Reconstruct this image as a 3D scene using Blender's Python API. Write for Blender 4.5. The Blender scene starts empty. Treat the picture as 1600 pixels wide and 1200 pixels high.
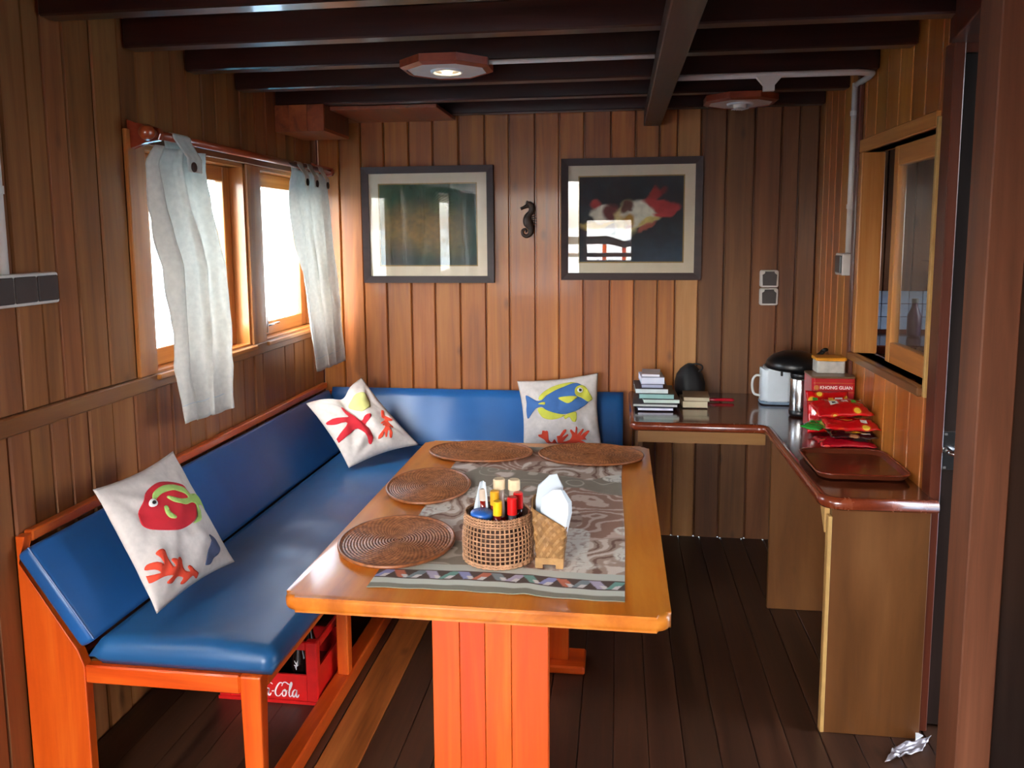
import bpy, bmesh, math, random
import numpy as np
from mathutils import Vector, Matrix, noise as mnoise
from mathutils.geometry import delaunay_2d_cdt
random.seed(7); rng = np.random.default_rng(7)
PI = math.pi
scene = bpy.context.scene
COL = scene.collection

# ------------------------------------------------------------------ camera
cam_data = bpy.data.cameras.new('camera'); cam = bpy.data.objects.new('camera', cam_data); COL.objects.link(cam)
scene.camera = cam
cam_data.sensor_width = 36.0; cam_data.sensor_fit = 'HORIZONTAL'
cam_data.lens = 1256.1 / 1600 * 36
cam_data.shift_x = (800 - 794.5) / 1600
cam_data.shift_y = -(600 - 519.3) / 1600
cam_data.clip_start = 0.05; cam_data.clip_end = 500
cam.matrix_world = Matrix.Translation((0, 0, 1.55)) @ Matrix.Rotation(0.13738, 4, 'Z') @ Matrix.Rotation(PI/2 - 0.11907, 4, 'X') @ Matrix.Rotation(-0.00721, 4, 'Z')

# ------------------------------------------------------------------ world, sun, exposure
world = bpy.data.worlds.new('sky'); scene.world = world; world.use_nodes = True
wn = world.node_tree; wn.nodes.clear()
sky = wn.nodes.new('ShaderNodeTexSky'); sky.sky_type = 'NISHITA'; sky.sun_disc = False
sky.sun_elevation = math.radians(48); sky.sun_rotation = math.radians(200); sky.air_density = 1.0; sky.dust_density = 2.5; sky.ozone_density = 1.0
wbg = wn.nodes.new('ShaderNodeBackground'); wbg.inputs['Strength'].default_value = 0.9
wo = wn.nodes.new('ShaderNodeOutputWorld')
hz = wn.nodes.new('ShaderNodeHueSaturation'); hz.inputs['Saturation'].default_value = 0.38   # hazy tropical sky
wn.links.new(sky.outputs[0], hz.inputs['Color']); wn.links.new(hz.outputs[0], wbg.inputs[0]); wn.links.new(wbg.outputs[0], wo.inputs[0])

sun_d = bpy.data.lights.new('sun', 'SUN'); sun = bpy.data.objects.new('sun', sun_d); COL.objects.link(sun)
sun_d.energy = 9.0; sun_d.angle = 0.01; sun_d.color = (1.0, 0.93, 0.82)
sun.rotation_euler = (math.radians(-34), math.radians(14), 0)   # high, from astern

scene.view_settings.view_transform = 'Standard'; scene.view_settings.look = 'None'
scene.view_settings.gamma = 1.0; scene.view_settings.use_curve_mapping = False
scene.view_settings.exposure = 2.5
scene.cycles.use_denoising = True

# ------------------------------------------------------------------ helpers
def lin(c):
    """sRGB 0..255 -> linear tuple"""
    o = []
    for v in c[:3]:
        v = v / 255.0
        o.append(v / 12.92 if v <= 0.04045 else ((v + 0.055) / 1.055) ** 2.4)
    return tuple(o)
def lin4(c): return lin(c) + (1.0,)

def tag(o, label=None, cat=None, group=None, kind=None):
    if label: o['label'] = label
    if cat: o['category'] = cat
    if group: o['group'] = group
    if kind: o['kind'] = kind
    return o
def thing(name, label, cat, loc=(0, 0, 0), rotz=0, group=None, kind=None):
    o = bpy.data.objects.new(name, None); COL.objects.link(o)
    o.empty_display_size = 0.1
    o.location = loc; o.rotation_euler = (0, 0, rotz)
    return tag(o, label, cat, group, kind)
def obj(name, bm, mat, parent=None, label=None, cat=None, group=None, kind=None, smooth=False, loc=None, rot=None):
    if isinstance(bm, bmesh.types.BMesh):
        bmesh.ops.recalc_face_normals(bm, faces=bm.faces)
        me = bpy.data.meshes.new(name); bm.to_mesh(me); bm.free()
    else:
        me = bm
    if mat is not None and not me.materials: me.materials.append(mat)
    if smooth == 'angle':
        me.polygons.foreach_set('use_smooth', [True]*len(me.polygons)); me.set_sharp_from_angle(angle=math.radians(35))
    elif smooth:
        me.polygons.foreach_set('use_smooth', [True] * len(me.polygons))
    o = bpy.data.objects.new(name, me); COL.objects.link(o)
    if parent is not None: o.parent = parent
    if loc is not None: o.location = loc
    if rot is not None: o.rotation_euler = rot
    return tag(o, label, cat, group, kind)

def box(bm, x0, x1, y0, y1, z0, z1, bev=0.0, seg=1):
    if x0 > x1: x0, x1 = x1, x0
    if y0 > y1: y0, y1 = y1, y0
    if z0 > z1: z0, z1 = z1, z0
    vs = [bm.verts.new(p) for p in ((x0,y0,z0),(x1,y0,z0),(x1,y1,z0),(x0,y1,z0),(x0,y0,z1),(x1,y0,z1),(x1,y1,z1),(x0,y1,z1))]
    fs = [bm.faces.new([vs[i] for i in f]) for f in ((3,2,1,0),(4,5,6,7),(0,1,5,4),(1,2,6,5),(2,3,7,6),(3,0,4,7))]
    if bev > 0:
        ed = list({e for f in fs for e in f.edges})
        bmesh.ops.bevel(bm, geom=ed, offset=bev, segments=seg, profile=0.5, affect='EDGES')
    return bm
def bx(*a, **k): return box(bmesh.new(), *a, **k)
def bxs(*boxes, bev=0.0):
    bm = bmesh.new()
    for b in boxes: box(bm, *b, bev=bev)
    return bm
def prism(bm, pts, axis, a0, a1, bev=0.0, seg=2):
    """polygon pts (2D) extruded along axis between a0 and a1. axis X: pts=(y,z); Y: pts=(x,z); Z: pts=(x,y)"""
    def mk(p, a):
        return (a, p[0], p[1]) if axis == 'X' else (p[0], a, p[1]) if axis == 'Y' else (p[0], p[1], a)
    n = len(pts)
    A = [bm.verts.new(mk(p, a0)) for p in pts]; Bv = [bm.verts.new(mk(p, a1)) for p in pts]
    fs = [bm.faces.new(A[::-1]), bm.faces.new(Bv)]
    for i in range(n): fs.append(bm.faces.new((A[i], A[(i+1) % n], Bv[(i+1) % n], Bv[i])))
    if bev > 0:
        ed = list({e for f in fs[:2] for e in f.edges})
        bmesh.ops.bevel(bm, geom=ed, offset=bev, segments=seg, profile=0.5, affect='EDGES')
    return bm
def rrect(x0, x1, y0, y1, r, n=5):
    """rounded rectangle outline; r a number or 4 radii (x0y0, x1y0, x1y1, x0y1)"""
    if not hasattr(r, '__len__'): r = (r,)*4
    out = []
    for (cx, cy, a0, rr) in ((x0, y0, PI, r[0]), (x1, y0, 1.5*PI, r[1]), (x1, y1, 0, r[2]), (x0, y1, .5*PI, r[3])):
        sx = 1 if cx == x0 else -1; sy = 1 if cy == y0 else -1
        if rr <= 0: out.append((cx, cy)); continue
        for k in range(n+1):
            a = a0 + .5*PI*k/n
            out.append((cx + sx*rr + rr*math.cos(a), cy + sy*rr + rr*math.sin(a)))
    return out
def lathe(bm, prof, seg=32, c=(0,0,0), cap=True, sx=1.0, sy=1.0):
    rings = []
    for r, z in prof:
        if r < 1e-6: rings.append([bm.verts.new((c[0], c[1], c[2]+z))])
        else: rings.append([bm.verts.new((c[0]+sx*r*math.cos(2*PI*k/seg), c[1]+sy*r*math.sin(2*PI*k/seg), c[2]+z)) for k in range(seg)])
    for a, b in zip(rings[:-1], rings[1:]):
        for k in range(seg):
            k2 = (k+1) % seg
            if len(a) == 1 and len(b) == 1: continue
            if len(a) == 1: bm.faces.new((a[0], b[k2], b[k]))
            elif len(b) == 1: bm.faces.new((a[k], a[k2], b[0]))
            else: bm.faces.new((a[k], a[k2], b[k2], b[k]))
    if cap:
        if len(rings[0]) > 1: bm.faces.new(rings[0][::-1])
        if len(rings[-1]) > 1: bm.faces.new(rings[-1])
    return bm
def tube(bm, pts, r, seg=8, cap=True, flat=None, closed=False):
    """tube along pts; r number or list; flat=(axis vector, factor) squashes"""
    pts = [Vector(p) for p in pts]; n = len(pts)
    rs = r if hasattr(r, '__len__') else [r]*n
    rings = []; up = None
    for i, p in enumerate(pts):
        if closed: t = pts[(i+1) % n] - pts[i-1]
        else: t = pts[min(i+1, n-1)] - pts[max(i-1, 0)]
        if t.length < 1e-9: t = Vector((0,0,1))
        t.normalize()
        if up is None:
            up = Vector((0,0,1)) if abs(t.z) < .9 else Vector((1,0,0))
        s = t.cross(up)
        if s.length < 1e-6: s = t.orthogonal()
        s.normalize(); up = s.cross(t).normalized()
        ring = []
        for k in range(seg):
            a = 2*PI*k/seg
            off = (s*math.cos(a) + up*math.sin(a))*rs[i]
            if flat is not None:
                ax = Vector(flat[0]); d = off.dot(ax); off = off - ax*d*(1-flat[1])
            ring.append(bm.verts.new(p+off))
        rings.append(ring)
    m = n if closed else n-1
    for i in range(m):
        a, b = rings[i], rings[(i+1) % n]
        for k in range(seg): bm.faces.new((a[k], a[(k+1) % seg], b[(k+1) % seg], b[k]))
    if cap and not closed:
        bm.faces.new(rings[0][::-1]); bm.faces.new(rings[-1])
    return bm
def smooth_pts(pts, k=6, closed=False):
    P = [np.array(p, float) for p in pts]; n = len(P); out = []
    rngi = range(n) if closed else range(n-1)
    for i in rngi:
        if closed: p0, p1, p2, p3 = P[i-1], P[i], P[(i+1) % n], P[(i+2) % n]
        else: p0, p1, p2, p3 = P[max(i-1,0)], P[i], P[i+1], P[min(i+2, n-1)]
        for j in range(k):
            t = j/k
            out.append(tuple(.5*((2*p1)+(-p0+p2)*t+(2*p0-5*p1+4*p2-p3)*t*t+(-p0+3*p1-3*p2+p3)*t**3)))
    if not closed: out.append(tuple(P[-1]))
    return out
def grid_mesh(name, V, cols=None, flip=False):
    """V (nv,nu,3) array of points -> mesh; cols (nv,nu,3) linear colours stored as attribute 'Col'"""
    nv, nu = V.shape[:2]
    i = np.arange(nv*nu).reshape(nv, nu)
    q = np.stack([i[:-1,:-1], i[:-1,1:], i[1:,1:], i[1:,:-1]], -1).reshape(-1, 4)
    if flip: q = q[:, ::-1]
    me = bpy.data.meshes.new(name)
    me.vertices.add(nv*nu); me.vertices.foreach_set('co', V.astype(np.float32).ravel())
    me.loops.add(q.size); me.loops.foreach_set('vertex_index', q.astype(np.int32).ravel())
    me.polygons.add(len(q)); me.polygons.foreach_set('loop_start', np.arange(0, q.size, 4, dtype=np.int32))
    me.update(calc_edges=True); me.validate()
    if cols is not None:
        a = me.color_attributes.new('Col', 'FLOAT_COLOR', 'POINT')
        c4 = np.ones((nv*nu, 4), np.float32); c4[:, :3] = cols.reshape(-1, 3)
        a.data.foreach_set('color', c4.ravel())
    me.polygons.foreach_set('use_smooth', [True]*len(me.polygons))
    return me
def text_mesh(s, size, spacing=1.0, extrude=0.0005):
    cu = bpy.data.curves.new('lettering', 'FONT'); cu.body = s; cu.size = size; cu.extrude = extrude
    cu.space_character = spacing; cu.align_x = 'CENTER'; cu.align_y = 'CENTER'; cu.resolution_u = 3; cu.offset = size*.022
    o = bpy.data.objects.new('lettering', cu); COL.objects.link(o)
    dg = bpy.context.evaluated_depsgraph_get()
    me = bpy.data.meshes.new_from_object(o.evaluated_get(dg))
    bpy.data.objects.remove(o); bpy.data.curves.remove(cu)
    return me
def copy_tree(o, parent=None):
    c = o.copy(); COL.objects.link(c)
    if parent is not None: c.parent = parent
    for ch in list(o.children): copy_tree(ch, c)
    return c

# ------------------------------------------------------------------ materials
def nodes(name):
    m = bpy.data.materials.new(name); m.use_nodes = True
    t = m.node_tree; t.nodes.clear()
    out = t.nodes.new('ShaderNodeOutputMaterial'); p = t.nodes.new('ShaderNodeBsdfPrincipled')
    t.links.new(p.outputs[0], out.inputs[0])
    return m, t, p, out
def ramp(t, pts):
    r = t.nodes.new('ShaderNodeValToRGB'); e = r.color_ramp.elements
    while len(e) < len(pts): e.new(0.5)
    for el, (pos, c) in zip(e, pts): el.position = pos; el.color = c if len(c) == 4 else tuple(c)+(1,)
    return r
def plain(name, c, rough=0.5, metal=0.0, spec=0.5, coat=0.0, noise=0.06, nscale=18.0, bump=0.0, bscale=120.0, trans=0.0, sub=0.0):
    """plain surface: colour gently broken by noise, optional fine bump"""
    m, t, p, out = nodes(name); L = t.links.new
    tc = t.nodes.new('ShaderNodeTexCoord')
    n = t.nodes.new('ShaderNodeTexNoise'); n.inputs['Scale'].default_value = nscale; n.inputs['Detail'].default_value = 4
    L(tc.outputs['Object'], n.inputs['Vector'])
    c = lin(c)
    lo = tuple(v*(1-noise*2) for v in c); hi = tuple(min(1, v*(1+noise*2)) for v in c)
    r = ramp(t, [(0.3, lo), (0.7, hi)]); L(n.outputs['Fac'], r.inputs[0]); L(r.outputs[0], p.inputs['Base Color'])
    p.inputs['Roughness'].default_value = rough; p.inputs['Metallic'].default_value = metal
    p.inputs['Specular IOR Level'].default_value = spec; p.inputs['Coat Weight'].default_value = coat; p.inputs['Coat Roughness'].default_value = 0.12
    p.inputs['Transmission Weight'].default_value = trans
    if bump:
        b = t.nodes.new('ShaderNodeTexNoise'); b.inputs['Scale'].default_value = bscale; b.inputs['Detail'].default_value = 3
        L(tc.outputs['Object'], b.inputs['Vector'])
        bp = t.nodes.new('ShaderNodeBump'); bp.inputs['Strength'].default_value = bump; bp.inputs['Distance'].default_value = 0.004
        L(b.outputs['Fac'], bp.inputs['Height']); L(bp.outputs[0], p.inputs['Normal'])
    return m
def wood(name, dark, mid, light, axis='Z', rough=0.35, coat=0.3, vary=0.35, grain=1.0, knots=True, bump=0.12, stretch=14.0, hue=0.006, fine=0.2):
    """varnished wood, grain along axis, every plank a little different"""
    m, t, p, out = nodes(name); L = t.links.new; N = t.nodes.new
    tc = N('ShaderNodeTexCoord'); oi = N('ShaderNodeObjectInfo')
    mul = N('ShaderNodeMath'); mul.operation = 'MULTIPLY'; mul.inputs[1].default_value = 53.0; L(oi.outputs['Random'], mul.inputs[0])
    add = N('ShaderNodeVectorMath'); add.operation = 'ADD'; L(tc.outputs['Object'], add.inputs[0]); L(mul.outputs[0], add.inputs[1])
    mp = N('ShaderNodeMapping'); s = [stretch*grain]*3; s['XYZ'.index(axis)] = 0.9*grain; mp.inputs['Scale'].default_value = s
    L(add.outputs[0], mp.inputs['Vector'])
    n1 = N('ShaderNodeTexNoise'); n1.inputs['Scale'].default_value = 1.0; n1.inputs['Detail'].default_value = 5; n1.inputs['Roughness'].default_value = 0.6; n1.inputs['Distortion'].default_value = 0.7
    L(mp.outputs[0], n1.inputs['Vector'])
    mp2 = N('ShaderNodeMapping'); s2 = [stretch*7*grain]*3; s2['XYZ'.index(axis)] = 2.5*grain; mp2.inputs['Scale'].default_value = s2
    L(add.outputs[0], mp2.inputs['Vector'])
    n2 = N('ShaderNodeTexNoise'); n2.inputs['Scale'].default_value = 1.0; n2.inputs['Detail'].default_value = 3
    L(mp2.outputs[0], n2.inputs['Vector'])
    mix = N('ShaderNodeMath'); mix.operation = 'MULTIPLY_ADD'; mix.inputs[1].default_value = fine; L(n2.outputs['Fac'], mix.inputs[0]); L(n1.outputs['Fac'], mix.inputs[2])
    r = ramp(t, [(0.36, lin4(dark)), (0.6, lin4(mid)), (0.84, lin4(light))]); L(mix.outputs[0], r.inputs[0])
    col = r.outputs[0]
    if knots:
        mp3 = N('ShaderNodeMapping'); s3 = [7.0]*3; s3['XYZ'.index(axis)] = 3.2; mp3.inputs['Scale'].default_value = s3; L(add.outputs[0], mp3.inputs['Vector'])
        v = N('ShaderNodeTexVoronoi'); v.inputs['Scale'].default_value = 1.0; L(mp3.outputs[0], v.inputs['Vector'])
        kr = ramp(t, [(0.04, (1,1,1,1)), (0.13, (0,0,0,1))]); L(v.outputs['Distance'], kr.inputs[0])
        km = N('ShaderNodeMix'); km.data_type = 'RGBA'; L(kr.outputs[0], km.inputs['Factor']); L(col, km.inputs['A']); km.inputs['B'].default_value = tuple(c*0.45 for c in lin(dark))+(1,)
        kf = N('ShaderNodeMath'); kf.operation = 'MULTIPLY'; kf.inputs[1].default_value = 0.6; L(kr.outputs[0], kf.inputs[0]); L(kf.outputs[0], km.inputs['Factor'])
        col = km.outputs['Result']
    hs = N('ShaderNodeHueSaturation'); L(col, hs.inputs['Color'])
    mr = N('ShaderNodeMapRange'); mr.inputs['To Min'].default_value = 1-vary; mr.inputs['To Max'].default_value = 1+vary*0.7; L(oi.outputs['Random'], mr.inputs['Value']); L(mr.outputs[0], hs.inputs['Value'])
    m2 = N('ShaderNodeMath'); m2.operation = 'FRACT'; m3 = N('ShaderNodeMath'); m3.operation = 'MULTIPLY'; m3.inputs[1].default_value = 17.3; L(oi.outputs['Random'], m3.inputs[0]); L(m3.outputs[0], m2.inputs[0])
    mh = N('ShaderNodeMapRange'); mh.inputs['To Min'].default_value = 0.5-hue*0.5; mh.inputs['To Max'].default_value = 0.5+hue*0.6; L(m2.outputs[0], mh.inputs['Value']); L(mh.outputs[0], hs.inputs['Hue'])
    L(hs.outputs[0], p.inputs['Base Color'])
    rr = N('ShaderNodeMapRange'); rr.inputs['To Min'].default_value = rough*0.8; rr.inputs['To Max'].default_value = rough*1.3; L(n1.outputs['Fac'], rr.inputs['Value']); L(rr.outputs[0], p.inputs['Roughness'])
    p.inputs['Coat Weight'].default_value = coat; p.inputs['Coat Roughness'].default_value = 0.1
    bp = N('ShaderNodeBump'); bp.inputs['Strength'].default_value = bump; bp.inputs['Distance'].default_value = 0.004; L(mix.outputs[0], bp.inputs['Height']); L(bp.outputs[0], p.inputs['Normal'])
    return m
def printed(name, rough=0.7, coat=0.0, bump=0.0, bscale=500):
    """flat print: colours held in the mesh's colour attribute"""
    m, t, p, out = nodes(name); L = t.links.new
    a = t.nodes.new('ShaderNodeAttribute'); a.attribute_name = 'Col'; L(a.outputs['Color'], p.inputs['Base Color'])
    p.inputs['Roughness'].default_value = rough; p.inputs['Coat Weight'].default_value = coat
    if bump:
        tc = t.nodes.new('ShaderNodeTexCoord'); b = t.nodes.new('ShaderNodeTexNoise'); b.inputs['Scale'].default_value = bscale
        L(tc.outputs['Object'], b.inputs['Vector']); bp = t.nodes.new('ShaderNodeBump'); bp.inputs['Strength'].default_value = bump; bp.inputs['Distance'].default_value = 0.002
        L(b.outputs['Fac'], bp.inputs['Height']); L(bp.outputs[0], p.inputs['Normal'])
    return m
def thin_glass(name, tint=(0.97, 0.985, 0.98), rough=0.0, ior=1.5, dirt=0.0):
    m = bpy.data.materials.new(name); m.use_nodes = True; t = m.node_tree; t.nodes.clear(); L = t.links.new
    out = t.nodes.new('ShaderNodeOutputMaterial'); tr = t.nodes.new('ShaderNodeBsdfTransparent'); tr.inputs[0].default_value = tint+(1,)
    gl = t.nodes.new('ShaderNodeBsdfGlossy'); gl.inputs['Roughness'].default_value = rough
    fr = t.nodes.new('ShaderNodeFresnel'); geo = t.nodes.new('ShaderNodeNewGeometry'); mr = t.nodes.new('ShaderNodeMapRange')
    mr.inputs['To Min'].default_value = ior; mr.inputs['To Max'].default_value = 1/ior     # thin sheet: same reflectance from both faces
    L(geo.outputs['Backfacing'], mr.inputs['Value']); L(mr.outputs[0], fr.inputs['IOR'])
    mx = t.nodes.new('ShaderNodeMixShader'); L(fr.outputs[0], mx.inputs[0]); L(tr.outputs[0], mx.inputs[1]); L(gl.outputs[0], mx.inputs[2])
    last = mx
    if dirt:
        tc = t.nodes.new('ShaderNodeTexCoord'); mp = t.nodes.new('ShaderNodeMapping'); mp.inputs['Scale'].default_value = (22, 22, 3); L(tc.outputs['Object'], mp.inputs[0])
        n = t.nodes.new('ShaderNodeTexNoise'); n.inputs['Scale'].default_value = 1.0; n.inputs['Detail'].default_value = 6; L(mp.outputs[0], n.inputs['Vector'])
        r = ramp(t, [(0.52, (0,0,0,1)), (0.8, (dirt,)*3+(1,))]); L(n.outputs['Fac'], r.inputs[0])
        df = t.nodes.new('ShaderNodeBsdfDiffuse'); df.inputs[0].default_value = (0.7, 0.75, 0.78, 1)
        m2 = t.nodes.new('ShaderNodeMixShader'); L(r.outputs[0], m2.inputs[0]); L(mx.outputs[0], m2.inputs[1]); L(df.outputs[0], m2.inputs[2]); last = m2
    L(last.outputs[0], out.inputs[0])
    return m
def cloth(name, c, translucent=0.4, rough=0.9):
    m, t, p, out = nodes(name); L = t.links.new
    p.inputs['Base Color'].default_value = lin4(c); p.inputs['Roughness'].default_value = rough; p.inputs['Specular IOR Level'].default_value = 0.15
    tc = t.nodes.new('ShaderNodeTexCoord'); b = t.nodes.new('ShaderNodeTexNoise'); b.inputs['Scale'].default_value = 60; b.inputs['Detail'].default_value = 4
    L(tc.outputs['Object'], b.inputs['Vector'])
    r = ramp(t, [(0.35, tuple(v*0.9 for v in lin(c))+(1,)), (0.65, lin4(c))]); L(b.outputs['Fac'], r.inputs[0]); L(r.outputs[0], p.inputs['Base Color'])
    bp = t.nodes.new('ShaderNodeBump'); bp.inputs['Strength'].default_value = 0.15; bp.inputs['Distance'].default_value = 0.003; L(b.outputs['Fac'], bp.inputs['Height']); L(bp.outputs[0], p.inputs['Normal'])
    if translucent:
        tl = t.nodes.new('ShaderNodeBsdfTranslucent'); L(r.outputs[0], tl.inputs[0])
        mx = t.nodes.new('ShaderNodeMixShader'); mx.inputs[0].default_value = translucent
        L(p.outputs[0], mx.inputs[1]); L(tl.outputs[0], mx.inputs[2]); L(mx.outputs[0], out.inputs[0])
    return m
def emissive(name, c, s):
    m = bpy.data.materials.new(name); m.use_nodes = True; t = m.node_tree; t.nodes.clear()
    out = t.nodes.new('ShaderNodeOutputMaterial'); e = t.nodes.new('ShaderNodeEmission'); e.inputs[0].default_value = lin4(c); e.inputs[1].default_value = s
    t.links.new(e.outputs[0], out.inputs[0]); return m

M = {}
M['wall']   = wood('wall_wood', (120,60,16), (162,89,28), (184,112,44), 'Z', rough=0.45, coat=0.12, vary=0.2, hue=0.008)
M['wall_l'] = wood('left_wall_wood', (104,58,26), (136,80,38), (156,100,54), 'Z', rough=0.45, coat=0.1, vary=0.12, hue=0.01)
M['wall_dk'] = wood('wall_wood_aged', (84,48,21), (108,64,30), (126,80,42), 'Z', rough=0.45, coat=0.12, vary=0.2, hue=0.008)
M['wall_pale'] = wood('wall_wood_pale', (146,96,48), (174,118,64), (188,134,80), 'Z', rough=0.42, coat=0.15, vary=0.02)
M['wall_y'] = wood('wall_wood_rail', (94,54,28), (122,74,40), (140,92,54), 'Y', rough=0.35, coat=0.3, vary=0.12)
M['frame_z']= wood('window_wood_upright', (150,84,34), (190,118,54), (212,146,80), 'Z', rough=0.35, coat=0.3, vary=0.1, knots=False)
M['frame_y']= wood('window_wood_level', (150,84,34), (190,118,54), (212,146,80), 'Y', rough=0.35, coat=0.3, vary=0.1, knots=False)
M['beam']   = wood('beam_wood', (26,10,7), (44,18,12), (62,27,18), 'X', rough=0.32, coat=0.5, vary=0.15, knots=False)
M['carlin'] = wood('carlin_wood', (46,28,17), (74,46,28), (98,64,40), 'Y', rough=0.5, coat=0.15, vary=0.05, knots=False)
M['ceil']   = wood('ceiling_wood', (110,48,20), (150,72,30), (176,92,44), 'Y', rough=0.4, coat=0.3, vary=0.25)
M['floor']  = wood('floor_wood', (40,22,13), (64,37,22), (86,53,32), 'Y', rough=0.42, coat=0.15, vary=0.3, bump=0.2)
M['floor_light'] = wood('floor_wood_pale', (110,58,22), (160,92,38), (190,118,58), 'Y', rough=0.4, coat=0.2, vary=0.1)
M['orange_z']= wood('orange_teak_upright', (192,62,8), (220,84,13), (234,108,27), 'Z', rough=0.36, coat=0.18, vary=0.03, knots=False)
M['orange_x']= wood('orange_teak_cross', (192,62,8), (220,84,13), (234,108,27), 'X', rough=0.36, coat=0.18, vary=0.03, knots=False)
M['orange_y']= wood('orange_teak_long', (176,64,16), (206,88,24), (226,116,40), 'Y', rough=0.3, coat=0.4, vary=0.08, knots=False)
M['table']  = wood('table_teak', (150,68,14), (194,104,28), (214,136,52), 'Y', rough=0.32, coat=0.45, vary=0.08, stretch=7.0, bump=0.06)
M['counter']= wood('counter_mahogany', (52,20,11), (78,32,18), (96,44,26), 'Y', rough=0.2, coat=0.7, vary=0.05, knots=False, bump=0.04)
M['counter_edge'] = wood('counter_edge_wood', (92,36,16), (118,48,24), (138,64,34), 'Y', rough=0.25, coat=0.6, vary=0.05, knots=False)
M['panel']  = wood('panel_plywood', (82,47,17), (106,63,25), (122,77,35), 'Z', rough=0.4, coat=0.2, vary=0.06, stretch=6.0)
M['panel_pale'] = wood('apron_plywood', (118,78,36), (146,100,50), (164,118,66), 'X', rough=0.4, coat=0.2, vary=0.06, stretch=6.0)
M['pale']   = plain('pale_wood', (190,150,88), 0.5)
M['post']   = wood('post_wood', (80,44,25), (108,63,39), (130,80,53), 'Z', rough=0.5, coat=0.0, vary=0.05, knots=False)
M['darkdoor']= wood('dark_door_wood', (22,15,13), (34,24,20), (46,33,28), 'Z', rough=0.3, coat=0.5, vary=0.05, knots=False)
M['jamb']   = wood('jamb_wood', (58,22,12), (88,36,20), (110,50,28), 'Z', rough=0.35, coat=0.4, vary=0.05, knots=False)
M['frame_dark'] = wood('picture_frame_wood', (40,25,25), (54,36,35), (66,47,45), 'X', rough=0.55, coat=0.0, vary=0.05, knots=False)
M['mat_board'] = plain('mat_board', (222,208,186), 0.85, noise=0.02)
M['slip']   = plain('gold_slip', (150,120,60), 0.4, noise=0.05)
M['print']  = printed('photo_print', 0.6)
M['pglass'] = thin_glass('picture_glass', (0.98,0.985,0.98), 0.0, 1.4)
M['wglass'] = thin_glass('window_glass', (0.93,0.96,0.97), 0.0, 1.45, dirt=0.25)
M['wglass2'] = thin_glass('inner_window_glass', (0.9,0.93,0.92), 0.0, 1.5)
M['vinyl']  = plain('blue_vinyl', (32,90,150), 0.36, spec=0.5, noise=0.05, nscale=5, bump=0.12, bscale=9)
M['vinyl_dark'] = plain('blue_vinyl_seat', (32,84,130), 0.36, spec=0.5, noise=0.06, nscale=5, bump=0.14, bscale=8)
M['piping'] = plain('vinyl_seam', (30,74,132), 0.4)
M['canvas'] = cloth('pillow_canvas', (208,197,189), 0.0)
M['curtain']= cloth('curtain_cotton', (232,228,220), 0.42)
M['button'] = plain('coconut_button', (52,34,28), 0.5)
M['rod']    = wood('rod_wood', (120,40,20), (150,60,30), (170,80,44), 'Y', rough=0.28, coat=0.5, vary=0.05, knots=False)
M['red_felt'] = plain('red_applique', (196,30,44), 0.85, noise=0.05)
M['green_felt'] = plain('green_applique', (164,196,104), 0.85, noise=0.05)
M['coral_felt'] = plain('coral_applique', (226,72,44), 0.85, noise=0.05)
M['navy_felt'] = plain('slate_applique', (84,92,120), 0.85, noise=0.05)
M['blue_felt'] = plain('blue_applique', (62,106,164), 0.85, noise=0.05)
M['lime_felt'] = plain('lime_applique', (200,198,70), 0.85, noise=0.05)
M['pale_lime'] = plain('pale_lime_applique', (196,194,118), 0.85, noise=0.05)
M['white_felt'] = plain('white_applique', (240,238,234), 0.85)
M['black']  = plain('black_plastic', (16,16,18), 0.35, noise=0.1)
M['black_cloth'] = plain('black_nylon', (20,21,24), 0.6, bump=0.5, bscale=25)
M['white_plastic'] = plain('white_plastic', (222,222,220), 0.35, noise=0.02)
M['grey_plastic'] = plain('grey_plastic', (112,112,110), 0.4, noise=0.03)
M['dark_switch'] = plain('dark_switch', (66,60,60), 0.35, noise=0.05)
M['conduit'] = plain('conduit_pvc', (206,200,194), 0.4, noise=0.03)
M['steel']  = plain('brushed_steel', (190,190,190), 0.22, metal=1.0, noise=0.03)
M['iron']   = plain('dark_iron', (52,36,26), 0.5, metal=0.2, noise=0.15, nscale=40, bump=0.3)
M['rattan'] = plain('rattan', (150,88,50), 0.42, spec=0.5, noise=0.2, nscale=45, coat=0.3)
M['cane']   = plain('basket_cane', (186,140,104), 0.5, noise=0.12, nscale=60)
M['cane_dark'] = plain('basket_lining', (70,42,26), 0.7, noise=0.1)
M['bamboo'] = plain('bamboo_strip', (146,104,58), 0.5, noise=0.14, nscale=40)
M['bamboo2'] = plain('bamboo_strip_pale', (166,124,74), 0.5, noise=0.12, nscale=40)
M['paper']  = plain('white_paper', (200,208,214), 0.85, noise=0.015)
M['crate']  = plain('crate_red', (206,24,22), 0.35, noise=0.05)
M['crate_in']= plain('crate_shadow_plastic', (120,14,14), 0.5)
M['glass_dark'] = plain('cola_glass', (20,12,10), 0.08, spec=0.7)
M['white_ink'] = plain('white_lettering', (236,226,224), 0.6, noise=0.01)
M['red_tin'] = plain('red_tin', (186,26,36), 0.28, spec=0.6, coat=0.3, noise=0.03)
M['tin_lid'] = plain('tin_lid', (150,118,90), 0.3, metal=0.6, noise=0.05)
M['gold']   = plain('gold_ink', (202,150,60), 0.4)
M['tray']   = wood('tray_wood', (66,26,14), (96,42,24), (116,56,34), 'X', rough=0.3, coat=0.4, vary=0.03, knots=False)

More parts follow.
